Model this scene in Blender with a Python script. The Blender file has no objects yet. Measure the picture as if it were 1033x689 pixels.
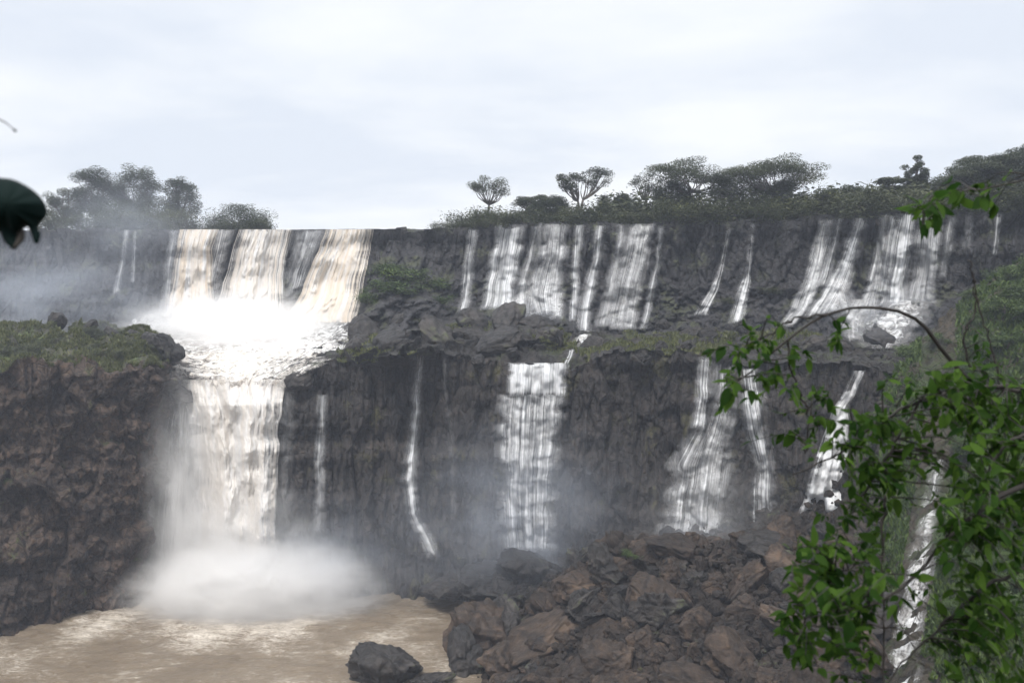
import bpy, math, random
import numpy as np
from mathutils import Vector

SEED = 7
rng = np.random.default_rng(SEED)
random.seed(SEED)
scene = bpy.context.scene
COL = scene.collection

# ------------------------------------------------------------------ camera model
F = 860.0; CX = 516.5; CY = 344.5; HOR = 290.0; CZ = 47.0
TH = math.atan((CY - HOR) / F)
CT, ST = math.cos(TH), math.sin(TH)

def ray(px, py):
    dx = (np.asarray(px, float) - CX) / F
    dy = (CY - np.asarray(py, float)) / F
    return dx, CT + dy * ST, -ST + dy * CT

def P(px, py, Y):
    x, y, z = ray(px, py)
    return np.stack(np.broadcast_arrays(x / y * Y, np.asarray(Y, float) + 0 * x, CZ + z / y * Y), -1)

def PZ(px, py, z):                       # point on that ray at height z
    x, y, zz = ray(px, py)
    Y = (z - CZ) / zz * y
    return P(px, py, Y)

def project(p):
    p = np.asarray(p, float)
    x, y, z = p[..., 0], p[..., 1], p[..., 2] - CZ
    f = y * CT - z * ST
    u = y * ST + z * CT
    return CX + F * x / f, CY - F * u / f

# ------------------------------------------------------------------ noise
def _hash(ix, iy, iz, seed):
    h = (ix.astype(np.uint32) * np.uint32(374761393) + iy.astype(np.uint32) * np.uint32(668265263)
         + iz.astype(np.uint32) * np.uint32(2147483647 - 1274126177) + np.uint32(seed * 1013904223 % 4294967296))
    h = (h ^ (h >> np.uint32(13))) * np.uint32(1274126177)
    h = (h ^ (h >> np.uint32(16))) * np.uint32(2246822519)
    h = h ^ (h >> np.uint32(15))
    return h.astype(np.float64) / 4294967295.0

def vnoise(p, seed=0):
    p = np.asarray(p, float)
    i = np.floor(p).astype(np.int64)
    f = p - i
    f = f * f * f * (f * (f * 6 - 15) + 10)
    r = 0
    for a in (0, 1):
        wx = f[..., 0] if a else 1 - f[..., 0]
        for b in (0, 1):
            wy = f[..., 1] if b else 1 - f[..., 1]
            for c in (0, 1):
                wz = f[..., 2] if c else 1 - f[..., 2]
                r = r + wx * wy * wz * _hash(i[..., 0] + a, i[..., 1] + b, i[..., 2] + c, seed)
    return r * 2 - 1

def fbm(p, octv=4, seed=0, gain=0.5):
    p = np.asarray(p, float); r = 0; a = 1.0; t = 0
    for k in range(octv):
        r = r + a * vnoise(p * (2.03 ** k) + 17.3 * k, seed + k); t += a; a *= gain
    return r / t

def cells(p, seed=0):                    # cell value and border distance
    p = np.asarray(p, float)
    i = np.floor(p).astype(np.int64)
    d1 = np.full(p.shape[:-1], 9e9); d2 = d1.copy(); v = np.zeros(p.shape[:-1])
    for a in (-1, 0, 1):
        for b in (-1, 0, 1):
            for c in (-1, 0, 1):
                x, y, z = i[..., 0] + a, i[..., 1] + b, i[..., 2] + c
                fx = x + _hash(x, y, z, seed); fy = y + _hash(x, y, z, seed + 11); fz = z + _hash(x, y, z, seed + 23)
                d = (fx - p[..., 0]) ** 2 + (fy - p[..., 1]) ** 2 + (fz - p[..., 2]) ** 2
                hv = _hash(x, y, z, seed + 37)
                nearer = d < d1
                d2 = np.where(nearer, d1, np.minimum(d2, d))
                v = np.where(nearer, hv, v); d1 = np.where(nearer, d, d1)
    return v, np.sqrt(d2) - np.sqrt(d1)

# ------------------------------------------------------------------ mesh helpers
def make_mesh(name, verts, faces, mat, smooth=True, parent=None, attrs=None, uv=None, loc=None):
    verts = np.asarray(verts, np.float32).reshape(-1, 3)
    me = bpy.data.meshes.new(name)
    if isinstance(faces, np.ndarray):
        n, k = faces.shape
        me.vertices.add(len(verts)); me.vertices.foreach_set('co', verts.ravel())
        me.loops.add(n * k); me.loops.foreach_set('vertex_index', faces.astype(np.int32).ravel())
        me.polygons.add(n); me.polygons.foreach_set('loop_start', np.arange(0, n * k, k, dtype=np.int32))
        me.update(calc_edges=True); me.validate()
    else:
        me.from_pydata(verts.tolist(), [], faces)
    me.polygons.foreach_set('use_smooth', [smooth] * len(me.polygons))
    if attrs:
        for k, v in attrs.items():
            a = me.attributes.new(k, 'FLOAT', 'POINT'); a.data.foreach_set('value', np.asarray(v, np.float32).ravel())
    if mat: me.materials.append(mat)
    me.update()
    o = bpy.data.objects.new(name, me); COL.objects.link(o)
    if parent is not None: o.parent = parent
    if loc is not None: o.location = loc
    return o

def grid_faces(nr, nc):
    a = np.arange(nr * nc).reshape(nr, nc)
    return np.stack([a[:-1, :-1], a[:-1, 1:], a[1:, 1:], a[1:, :-1]], -1).reshape(-1, 4)

def grid_mesh(name, G, mat, **kw):
    return make_mesh(name, G.reshape(-1, 3), grid_faces(G.shape[0], G.shape[1]), mat, **kw)

def tag(o, label=None, cat=None, group=None, kind=None):
    if label: o['label'] = label
    if cat: o['category'] = cat
    if group: o['group'] = group
    if kind: o['kind'] = kind
    return o

def empty(name, loc):
    o = bpy.data.objects.new(name, None); COL.objects.link(o); o.location = loc
    o.empty_display_size = 0.5
    return o

def copy_tree(o, parent=None):
    c = o.copy(); COL.objects.link(c)
    if parent is not None: c.parent = parent
    for ch in list(o.children): copy_tree(ch, c)
    return c

def tube(pts, radii, n=6):
    pts = np.asarray(pts, float); m = len(pts)
    V = []; Fc = []
    t = np.gradient(pts, axis=0); t /= np.linalg.norm(t, axis=1)[:, None] + 1e-9
    ref = np.array([0, 0, 1.0]) if abs(t[0][2]) < .9 else np.array([1.0, 0, 0])
    for i in range(m):
        a = np.cross(t[i], ref); a /= np.linalg.norm(a) + 1e-9; b = np.cross(t[i], a)
        for k in range(n):
            an = 2 * math.pi * k / n
            V.append(pts[i] + radii[i] * (math.cos(an) * a + math.sin(an) * b))
    for i in range(m - 1):
        for k in range(n):
            k2 = (k + 1) % n
            Fc.append((i * n + k, i * n + k2, (i + 1) * n + k2, (i + 1) * n + k))
    Fc.append(tuple(range(n))[::-1]); Fc.append(tuple((m - 1) * n + k for k in range(n)))
    return V, Fc

class MB:
    def __init__(s): s.v = []; s.f = []
    def add(s, V, Fc):
        b = len(s.v); s.v += [tuple(map(float, q)) for q in V]; s.f += [tuple(i + b for i in q) for q in Fc]
    def build(s, name, mat, parent=None, smooth=True):
        return make_mesh(name, np.array(s.v), s.f, mat, smooth=smooth, parent=parent)

def smooth_line(pts, n):
    pts = np.asarray(pts, float); m = len(pts)
    t = np.linspace(0, m - 1, n); out = []
    for q in t:
        i = min(int(q), m - 2); u = q - i
        p0 = pts[max(i - 1, 0)]; p1 = pts[i]; p2 = pts[i + 1]; p3 = pts[min(i + 2, m - 1)]
        out.append(.5 * ((2 * p1) + (-p0 + p2) * u + (2 * p0 - 5 * p1 + 4 * p2 - p3) * u * u + (-p0 + 3 * p1 - 3 * p2 + p3) * u ** 3))
    return np.array(out)

# ------------------------------------------------------------------ materials
class NT:
    def __init__(s, mat):
        s.t = mat.node_tree; s.n = s.t.nodes; s.l = s.t.links
    def new(s, typ, **kw):
        n = s.n.new(typ)
        for k, v in kw.items():
            if k.startswith('i_'):
                key = k[2:]
                n.inputs[int(key) if key.isdigit() else key].default_value = v
            else: setattr(n, k, v)
        return n
    def link(s, a, b): s.l.new(a, b)
    def math(s, op, a, b=None, clamp=False):
        n = s.new('ShaderNodeMath', operation=op, use_clamp=clamp)
        for i, q in enumerate((a, b)):
            if q is None: continue
            if isinstance(q, (int, float)): n.inputs[i].default_value = q
            else: s.link(q, n.inputs[i])
        return n.outputs[0]
    def vmul(s, vec, sc, add=(0, 0, 0)):
        n = s.new('ShaderNodeMapping'); n.inputs['Scale'].default_value = sc; n.inputs['Location'].default_value = add
        s.link(vec, n.inputs['Vector']); return n.outputs[0]
    def noise(s, vec, scale, detail=4, rough=.55, dist=0.0, out='Fac'):
        n = s.new('ShaderNodeTexNoise'); n.inputs['Scale'].default_value = scale; n.inputs['Detail'].default_value = detail
        n.inputs['Roughness'].default_value = rough; n.inputs['Distortion'].default_value = dist
        s.link(vec, n.inputs['Vector']); return n.outputs[out]
    def ramp(s, fac, stops, interp='LINEAR'):
        n = s.new('ShaderNodeValToRGB'); n.color_ramp.interpolation = interp
        e = n.color_ramp.elements
        while len(e) < len(stops): e.new(.5)
        for i, (p, c) in enumerate(stops):
            e[i].position = p; e[i].color = (*c, 1) if not isinstance(c, (int, float)) else (c, c, c, 1)
        s.link(fac, n.inputs[0]); return n.outputs[0]
    def mix(s, fac, a, b, mode='MIX'):
        n = s.new('ShaderNodeMix', data_type='RGBA', blend_type=mode)
        for sock, q in ((n.inputs['Factor'], fac), (n.inputs['A'], a), (n.inputs['B'], b)):
            if isinstance(q, (int, float)): sock.default_value = q
            elif isinstance(q, tuple): sock.default_value = (*q, 1)
            else: s.link(q, sock)
        return n.outputs['Result']

def newmat(name):
    m = bpy.data.materials.new(name); m.use_nodes = True
    return m, NT(m)

def bsdf_of(nt): return nt.n['Principled BSDF']

def rock_mat(name, dark, mid, light, moss=0.0, mosscol=(.05, .065, .02), streak=.35, obj_rand=False, wet=.5, scale=1.0, mossup=True):
    m, t = newmat(name); b = bsdf_of(t)
    tc = t.new('ShaderNodeTexCoord').outputs['Object']
    geo = t.new('ShaderNodeNewGeometry')
    big = t.noise(tc, .12 * scale, 5, .6)
    med = t.noise(tc, .9 * scale, 6, .65)
    fine = t.noise(tc, 4.5 * scale, 6, .7)
    vor = t.new('ShaderNodeTexVoronoi', feature='DISTANCE_TO_EDGE'); vor.inputs['Scale'].default_value = .9 * scale
    t.link(t.mix(.25, tc, t.noise(tc, 1.5, 3, .5, out='Color')), vor.inputs['Vector'])
    crack = t.ramp(vor.outputs['Distance'], [(0, 0.35), (.09, 1.0)])
    f = t.math('ADD', t.math('MULTIPLY', big, .45), t.math('MULTIPLY', med, .55))
    c = t.ramp(f, [(.40, dark), (.5, mid), (.62, light)])
    c = t.mix(t.ramp(fine, [(.35, 0.0), (.75, 0.6)]), c, light)
    st = t.noise(t.vmul(tc, (1.6, 1.6, .10)), 1.0, 4, .6)
    c = t.mix(t.math('MULTIPLY', t.ramp(st, [(.5, 0.0), (.68, 1.0)]), streak), c, dark)
    c = t.mix(.8, c, crack, 'MULTIPLY')
    if obj_rand:
        oi = t.new('ShaderNodeObjectInfo').outputs['Random']
        c = t.mix(1.0, c, t.ramp(oi, [(0, (.62, .60, .60)), (.5, (1, .95, .9)), (1, (1.15, 1.08, 1.02))]), 'MULTIPLY')
    if moss > 0:
        mn = t.noise(tc, .22 * scale, 5, .65)
        mf = t.ramp(mn, [(.62 - .25 * moss, 0.0), (.70 - .25 * moss, 1.0)])
        mf = t.math('MULTIPLY', mf, t.ramp(fine, [(.38, 0.0), (.55, 1.0)]))
        if mossup:
            sep = t.new('ShaderNodeSeparateXYZ'); t.link(geo.outputs['Normal'], sep.inputs[0])
            mf = t.math('MULTIPLY', mf, t.ramp(sep.outputs['Z'], [(.0, .25), (.5, 1.0)]))
        c = t.mix(mf, c, t.mix(fine, mosscol, tuple(1.9 * q for q in mosscol)))
    t.link(c, b.inputs['Base Color'])
    t.link(t.ramp(med, [(.3, .75 - .4 * wet), (.7, .95 - .2 * wet)]), b.inputs['Roughness'])
    b.inputs['Specular IOR Level'].default_value = .35
    h = t.math('ADD', t.math('MULTIPLY', med, .6), t.math('MULTIPLY', fine, .35))
    h = t.math('ADD', h, t.math('MULTIPLY', crack, .25))
    bm = t.new('ShaderNodeBump'); bm.inputs['Strength'].default_value = 1.0; bm.inputs['Distance'].default_value = .9
    t.link(h, bm.inputs['Height']); t.link(bm.outputs[0], b.inputs['Normal'])
    return m

M = {}
M['cliff_up'] = rock_mat('dark_wet_basalt', (.014, .0138, .016), (.031, .030, .032), (.058, .054, .055), moss=.35, mosscol=(.045, .050, .022), streak=.7)
M['cliff_low'] = rock_mat('stained_basalt', (.010, .0093, .0098), (.026, .023, .023), (.062, .050, .042), moss=.22, mosscol=(.045, .042, .016), streak=.8, mossup=False)
M['cliff_left'] = rock_mat('rusty_basalt', (.006, .005, .0045), (.031, .0205, .0150), (.115, .078, .056), moss=.12, streak=.35, wet=.3)
M['ledge'] = rock_mat('ledge_rock', (.007, .0067, .0067), (.020, .018, .0175), (.058, .050, .044), moss=.3, mosscol=(.035, .042, .018), streak=.3)
M['talus'] = rock_mat('rubble_rock', (.006, .005, .0045), (.014, .010, .0075), (.055, .040, .030), moss=.05, streak=0)
M['boulder'] = rock_mat('boulder_rock', (.006, .0045, .0038), (.024, .0165, .012), (.095, .068, .049), moss=.0, streak=0, obj_rand=True, scale=1.3, wet=.45)
M['boulder_dark'] = rock_mat('wet_boulder_rock', (.007, .0065, .0065), (.018, .0165, .016), (.060, .054, .051), moss=.1, streak=0, obj_rand=True, scale=1.3, wet=.8)
M['slope'] = rock_mat('overgrown_earth', (.012, .010, .007), (.035, .028, .018), (.07, .055, .036), moss=.5, mosscol=(.026, .036, .011), streak=0)
M['turf'] = rock_mat('turf_ground', (.022, .020, .012), (.040, .042, .020), (.075, .068, .042), moss=.3, mosscol=(.06, .08, .025), streak=0)

def leaf_mat(name, a, b_, trans=.25, rough=.5, spec=.3, patch=None):
    m, t = newmat(name); b = bsdf_of(t)
    att = t.new('ShaderNodeAttribute', attribute_name='shade').outputs['Fac']
    oi = t.new('ShaderNodeObjectInfo').outputs['Random']
    c = t.mix(att, a, b_)
    if patch:
        pt = t.noise(t.new('ShaderNodeTexCoord').outputs['Object'], 6, 3, .6)
        c = t.mix(t.ramp(pt, [(.6, 0.0), (.7, 0.7)]), c, patch)
    c = t.mix(1.0, c, t.ramp(oi, [(0, (.8, .82, .85)), (1, (1.2, 1.15, 1.0))]), 'MULTIPLY')
    t.link(c, b.inputs['Base Color'])
    b.inputs['Roughness'].default_value = rough; b.inputs['Specular IOR Level'].default_value = spec
    tr = t.new('ShaderNodeBsdfTranslucent'); t.link(c, tr.inputs['Color'])
    mx = t.new('ShaderNodeMixShader'); mx.inputs[0].default_value = trans
    t.link(b.outputs[0], mx.inputs[1]); t.link(tr.outputs[0], mx.inputs[2])
    t.link(mx.outputs[0], t.n['Material Output'].inputs['Surface'])
    return m

M['tree_leaf'] = leaf_mat('tree_foliage', (.036, .045, .027), (.074, .088, .047))
M['bush_leaf'] = leaf_mat('bush_foliage', (.030, .038, .017), (.090, .100, .044))
M['grass'] = leaf_mat('grass_blades', (.045, .055, .018), (.13, .14, .06))
M['slope_leaf'] = leaf_mat('slope_foliage', (.022, .044, .010), (.088, .130, .030))
M['near_leaf'] = leaf_mat('near_foliage', (.014, .040, .007), (.068, .130, .022), trans=.55, rough=.6, spec=.06)
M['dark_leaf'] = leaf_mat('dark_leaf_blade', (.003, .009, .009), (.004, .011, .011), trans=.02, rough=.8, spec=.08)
M['dry_leaf'] = leaf_mat('dry_leaf_tip', (.03, .025, .022), (.06, .05, .045), trans=.1)

def bark_mat(name, a, b_):
    m, t = newmat(name); b = bsdf_of(t)
    tc = t.new('ShaderNodeTexCoord').outputs['Object']
    c = t.mix(t.noise(t.vmul(tc, (1, 1, .3)), 6, 5, .6), a, b_)
    t.link(c, b.inputs['Base Color']); b.inputs['Roughness'].default_value = .85
    return m
M['bark'] = bark_mat('tree_bark', (.04, .033, .028), (.13, .11, .095))
M['twig'] = bark_mat('twig_bark', (.008, .007, .007), (.03, .024, .02))

def water_mat():
    m, t = newmat('falling_water'); b = bsdf_of(t)
    A = lambda n: t.new('ShaderNodeAttribute', attribute_name=n).outputs['Fac']
    u, v, edge, dens, tint, lace = A('wu'), A('wv'), A('edge'), A('dens'), A('tint'), A('lace')
    def vec(su, sv):
        n = t.new('ShaderNodeCombineXYZ'); t.link(t.math('MULTIPLY', u, su), n.inputs[0]); t.link(t.math('MULTIPLY', v, sv), n.inputs[1])
        return n.outputs[0]
    n1 = t.noise(vec(.9, .03), 1, 3, .6)
    n5 = t.noise(vec(2.6, .035), 1, 4, .7)
    n2 = t.noise(vec(4.5, .08), 1, 5, .68, .1)
    n3 = t.noise(t.vmul(t.new('ShaderNodeTexCoord').outputs['Object'], (.8, .8, 1.1)), 1, 6, .7, .8)
    n4 = t.noise(vec(9.0, 1.6), 1, 3, .6)
    n = t.math('ADD', t.math('MULTIPLY', n1, .30), t.math('ADD', t.math('MULTIPLY', n5, .42), t.math('MULTIPLY', n2, .28)))
    n = t.math('ADD', t.math('MULTIPLY', t.math('SUBTRACT', n, .5), 1.7), .5)
    n = t.mix(lace, n, n3)
    e = t.math('MULTIPLY', t.math('SUBTRACT', t.math('MINIMUM', t.math('MULTIPLY', edge, 3.0), 1.0), 1.0), .32)
    s = t.math('ADD', t.math('ADD', n, e), t.math('SUBTRACT', dens, .5))
    s = t.math('ADD', s, t.math('MULTIPLY', t.math('MULTIPLY', t.math('SUBTRACT', n4, .5), t.math('SUBTRACT', 1.0, lace)), .10))
    mr = t.new('ShaderNodeMapRange', interpolation_type='SMOOTHSTEP'); mr.inputs['From Min'].default_value = .37; mr.inputs['From Max'].default_value = .74
    mr.inputs['To Max'].default_value = .97
    t.link(s, mr.inputs['Value'])
    br = t.ramp(t.math('ADD', t.math('MULTIPLY', n2, .5), t.math('MULTIPLY', n3, .5)), [(.35, (.62, .63, .65)), (.6, (.86, .86, .86))])
    tn = t.math('MULTIPLY', tint, t.ramp(t.math('ADD', t.math('MULTIPLY', n1, .75), t.math('MULTIPLY', n3, .25)), [(.36, 0.15), (.58, 1.0)]))
    br = t.mix(lace, br, t.ramp(n3, [(.33, (.50, .47, .43)), (.46, (.78, .76, .74)), (.58, (.90, .90, .90))]))
    c = t.mix(tn, br, (.64, .50, .34))
    t.link(c, b.inputs['Base Color']); b.inputs['Roughness'].default_value = .55; b.inputs['Specular IOR Level'].default_value = .3
    bm = t.new('ShaderNodeBump'); bm.inputs['Strength'].default_value = .45; bm.inputs['Distance'].default_value = .12
    t.link(t.mix(lace, n2, n3), bm.inputs['Height']); t.link(bm.outputs[0], b.inputs['Normal'])
    tl = t.new('ShaderNodeBsdfTranslucent'); t.link(c, tl.inputs['Color'])
    mx = t.new('ShaderNodeMixShader'); mx.inputs[0].default_value = .3
    t.link(b.outputs[0], mx.inputs[1]); t.link(tl.outputs[0], mx.inputs[2])
    tp = t.new('ShaderNodeBsdfTransparent'); m2 = t.new('ShaderNodeMixShader')
    t.link(tp.outputs[0], m2.inputs[1]); t.link(mx.outputs[0], m2.inputs[2])
    veil = t.math('MULTIPLY', t.math('MULTIPLY', t.math('MINIMUM', t.math('MULTIPLY', edge, 3.0), 1.0), t.ramp(t.math('ADD', t.math('MULTIPLY', n1, .5), t.math('MULTIPLY', n2, .5)), [(.33, .12), (.62, .68)])), t.ramp(dens, [(.32, .25), (.50, .85)]))
    t.link(t.math('MAXIMUM', mr.outputs[0], veil), m2.inputs[0])
    t.link(m2.outputs[0], t.n['Material Output'].inputs['Surface'])
    return m
M['water'] = water_mat()

def pool_mat(fx, fy):
    m, t = newmat('muddy_river_water'); b = bsdf_of(t)
    tc = t.new('ShaderNodeTexCoord').outputs['Object']
    d = t.new('ShaderNodeVectorMath', operation='DISTANCE'); t.link(t.vmul(tc, (1, 1, 0)), d.inputs[0]); d.inputs[1].default_value = (fx, fy, 0)
    near = t.new('ShaderNodeMapRange', interpolation_type='SMOOTHSTEP')
    near.inputs['From Min'].default_value = 26; near.inputs['From Max'].default_value = 3
    t.link(d.outputs['Value'], near.inputs['Value'])
    n1 = t.noise(t.vmul(tc, (.6, 1.7, 1)), 1.0, 6, .75, .8)
    n2 = t.noise(t.vmul(tc, (2.0, 4.5, 1)), 1.0, 5, .75, .5)
    n3 = t.noise(tc, .09, 3, .5)
    s = t.math('ADD', t.math('ADD', t.math('MULTIPLY', n1, .5), t.math('MULTIPLY', n2, .5)), t.math('MULTIPLY', near.outputs[0], .20))
    s = t.math('ADD', s, t.math('MULTIPLY', t.math('SUBTRACT', n3, .5), .55))
    foam = t.ramp(s, [(.53, 0.0), (.64, .5), (.76, .95)])
    c = t.mix(n3, (.110, .083, .057), (.220, .175, .125))
    c = t.mix(foam, c, (.66, .60, .52))
    t.link(c, b.inputs['Base Color'])
    t.link(t.ramp(foam, [(0, .28), (1, .7)]), b.inputs['Roughness']); b.inputs['IOR'].default_value = 1.33
    bm = t.new('ShaderNodeBump'); bm.inputs['Strength'].default_value = .8; bm.inputs['Distance'].default_value = .30
    t.link(t.math('ADD', n1, t.math('MULTIPLY', n2, .5)), bm.inputs['Height']); t.link(bm.outputs[0], b.inputs['Normal'])
    return m

def river_top_mat():
    m, t = newmat('upper_river_water'); b = bsdf_of(t)
    tc = t.new('ShaderNodeTexCoord').outputs['Object']
    n1 = t.noise(t.vmul(tc, (.5, .2, 1)), 1.0, 5, .6)
    t.link(t.mix(n1, (.16, .13, .10), (.30, .25, .19)), b.inputs['Base Color']); b.inputs['Roughness'].default_value = .25
    bm = t.new('ShaderNodeBump'); bm.inputs['Strength'].default_value = .4; t.link(n1, bm.inputs['Height']); t.link(bm.outputs[0], b.inputs['Normal'])
    return m
M['river_top'] = river_top_mat()

# ------------------------------------------------------------------ main two-step cliff (columns fan out from the viewpoint)
ctl = np.array([  # px, lip py, upper foot py, Y, lower lip py, Y, base Y
 [-420, 232, 318, 168, 380, 150, 146], [-100, 232, 322, 164, 380, 144, 140], [100, 232, 325, 161, 378, 140, 136], [170, 232, 326, 159, 366, 136, 133],
 [200, 232, 326, 158, 380, 134, 131], [285, 232, 328, 156, 386, 131, 128.5], [315, 231.5, 332, 152, 372, 130.5, 128],
 [350, 231, 338, 148, 360, 130, 127], [450, 231, 325, 148, 357, 129, 125], [515, 227.5, 324, 144, 367, 126, 122],
 [578, 226, 335, 140, 367, 125, 121], [640, 225, 338, 137, 352, 123, 118], [700, 224, 336, 134, 358, 120, 114],
 [760, 223, 335, 131, 364, 116, 110], [820, 220, 337, 127, 370, 112, 106], [880, 217, 345, 121, 372, 107, 101],
 [950, 215, 345, 117, 372, 103, 97], [1033, 212, 325, 118, 360, 101, 94], [1420, 200, 322, 112, 370, 95, 88]])
PXC = np.arange(-420, 1421, 1.0)
def cc(k):
    xs = ctl[:, 0]
    v = np.interp(PXC, xs, ctl[:, k])
    ker = np.hanning(31); ker /= ker.sum()
    return np.convolve(np.pad(v, 15, 'edge'), ker, 'valid')
pyUL, pyUB, YUB, pyLL, YLL, YBL = (cc(k) for k in range(1, 7))
LIPZ = 58.0
lip = PZ(PXC, pyUL, LIPZ); ub = P(PXC, pyUB, YUB); ll = P(PXC, pyLL, YLL)
base_px = PXC
bl = P(PXC, 600, YBL); bl[:, 2] = -2.0
def lerp_rows(a, b, n, end=False):
    t = np.linspace(0, 1, n, endpoint=end)[:, None, None]
    return a[None] * (1 - t) + b[None] * t
back = lip.copy(); back[:, 1] += 7; back[:, 2] = LIPZ + .15
n_top, n_up, n_led, n_low = 10, 100, 64, 150
def upper_rows():
    t = np.linspace(0, 1, n_up, endpoint=False)[:, None]
    g = np.where(t < .55, t * .25, .1375 + (t - .55) / .45 * .8625)
    G_ = np.empty((n_up, len(PXC), 3))
    for k in (0, 1): G_[..., k] = lip[None, :, k] * (1 - g) + ub[None, :, k] * g
    G_[..., 2] = lip[None, :, 2] * (1 - t) + ub[None, :, 2] * t
    return G_
R = np.concatenate([lerp_rows(back, lip, n_top), upper_rows(), lerp_rows(ub, ll, n_led), lerp_rows(ll, bl, n_low, True)])
rows_top = slice(0, n_top + 1); rows_up = slice(n_top, n_top + n_up + 1)
rows_led = slice(n_top + n_up, n_top + n_up + n_led + 1); rows_low = slice(n_top + n_up + n_led, R.shape[0])
vu = np.zeros(R.shape[0]); vu[n_top:n_top + n_up] = np.linspace(0, 1, n_up)
# amplitude by row: small at lips, strong on faces
nr = R.shape[0]; idx = np.arange(nr)
amp = np.ones(nr)
amp[:n_top] = 0.1
tup = np.clip((idx - n_top) / n_up, 0, 1)
amp = np.where((idx >= n_top) & (idx < n_top + n_up), .25 + .75 * np.minimum(1, tup * 6), amp)
low0 = n_top + n_up + n_led
led = (idx >= n_top + n_up) & (idx < n_top + n_up + n_led); amp[led] = .8
low0 = n_top + n_up + n_led
tl = np.clip((idx - low0) / n_low, 0, 1); amp = np.where(idx >= low0, .55 + .45 * np.minimum(1, tl * 6), amp)
Q = R.copy()
# faces: push towards / away along the line of sight in plan
dirp = R[..., :2] / np.linalg.norm(R[..., :2], axis=-1, keepdims=True)
def face_disp(p):
    d = 3.2 * fbm(p * [.055, .055, .02], 3, 5)
    cv, cd = cells(p * [.30, .30, .11], 3); d = d + 2.2 * (cv - .5) + .8 * np.exp(-cd * 9)
    cv, cd = cells(p * [.75, .75, .38] + 9, 8); d = d + 1.0 * (cv - .5) + .4 * np.exp(-cd * 9)
    cv, cd = cells(p * [.85, .85, .05] + 3, 18); d = d + 1.1 * (cv - .5) + .5 * np.exp(-cd * 7)
    st = vnoise(np.stack([p[..., 0] * .03, p[..., 1] * .03, p[..., 2] * .42], -1), 14)
    d = d + .9 * st + .9 * fbm(p * .35, 4, 21) + .25 * fbm(p * 1.6, 3, 31)
    return d
isface = (~led).astype(float); isface[:n_top] = 0
D = face_disp(R)
Q[..., :2] += dirp * (D * (amp * isface)[:, None])[..., None]
# foot of upper cliff bulges out: bench steps
bench = np.where((idx >= n_top) & (idx < n_top + n_up), np.clip(tup - .55, 0, 1) ** 1.3 * 9, 0)
bn = np.clip(.5 + 1.2 * fbm(R * [.09, .09, .1], 3, 77), 0, 1.3)
Q[..., :2] -= dirp * (bench[:, None] * bn * .55 * np.clip((PXC[None, :] - 440) / 60, .15, 1))[..., None]
hl = 1.8 * fbm(R * [.12, .12, .0], 4, 41) + 1.6 * (cells(R * [.28, .28, .28], 43)[0] - .5) + .9 * (cells(R * [.7, .7, .7], 44)[0] - .5) + .4 * fbm(R * .9, 3, 47)
ledw = np.zeros(nr); ledw[led] = np.minimum(1, np.linspace(0, 6, n_led)); ledw[low0:low0 + 14] = np.linspace(1, 0, 14)
Q[..., 2] += hl * ledw[:, None] * .8
# channel of the main fall: calm the bench down between px 170 and 300
pxg = PXC[None, :] + 0 * idx[:, None]
chan = np.clip(1 - np.abs((pxg - 245) / 85) ** 4, 0, 1)
Q[..., 2] -= hl * ledw[:, None] * .8 * chan * .8
# rock mound between the foam basin and the central falls
mx, my = project(Q)
def blob(cx, cy, rx, ry): return np.exp(-(((mx - cx) / rx) ** 2 + ((my - cy) / ry) ** 2) ** 1.5)
mound = blob(403, 315, 42, 42) * 14 + blob(500, 334, 55, 16) * 4.0 + blob(560, 335, 40, 13) * 3 + blob(380, 345, 40, 18) * 4
Q[..., :2] -= dirp * (mound * (1 + .5 * fbm(R * .3, 3, 61)))[..., None]
# lower cliff: buttresses and slight undercut at the lip
m2 = blob(650, 360, 60, 12) * 2
Q[..., :2] -= dirp * m2[..., None]
# ragged lip heights
lipj = np.where(np.abs(idx - n_top) <= 3, 1 - np.abs(idx - n_top) / 4, 0)
Q[..., 2] += lipj[:, None] * .9 * (cells(R * [.4, .4, 0], 71)[0] - .5) * np.clip((np.abs(pxg - 280) - 100) / 30, .1, 1)
grid_mesh('cliff_top', Q[rows_top], M['ledge'])['kind'] = 'structure'
for nm, rs, mt in (('upper_cliff', rows_up, 'cliff_up'), ('rock_ledge', rows_led, 'ledge'), ('lower_cliff', rows_low, 'cliff_low')):
    grid_mesh(nm, Q[rs], M[mt])['kind'] = 'structure'
bpy.data.objects['cliff_top'].name = 'terrain'

# plateau behind the lip, reaching the horizon
bx = back.copy()
far = back.copy(); far[:, :2] *= 12; far[:, 2] = LIPZ - .1
pl = np.concatenate([lerp_rows(bx, bx * [1.15, 1.15, 1], 8), lerp_rows(bx * [1.15, 1.15, 1], far, 40, True)])
pl = pl[:, ::8]
pl[1:, :, 2] += .25 * fbm(pl[1:] * .02, 3, 5)
o = grid_mesh('upper_river', pl, M['river_top']); o['kind'] = 'structure'

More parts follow.
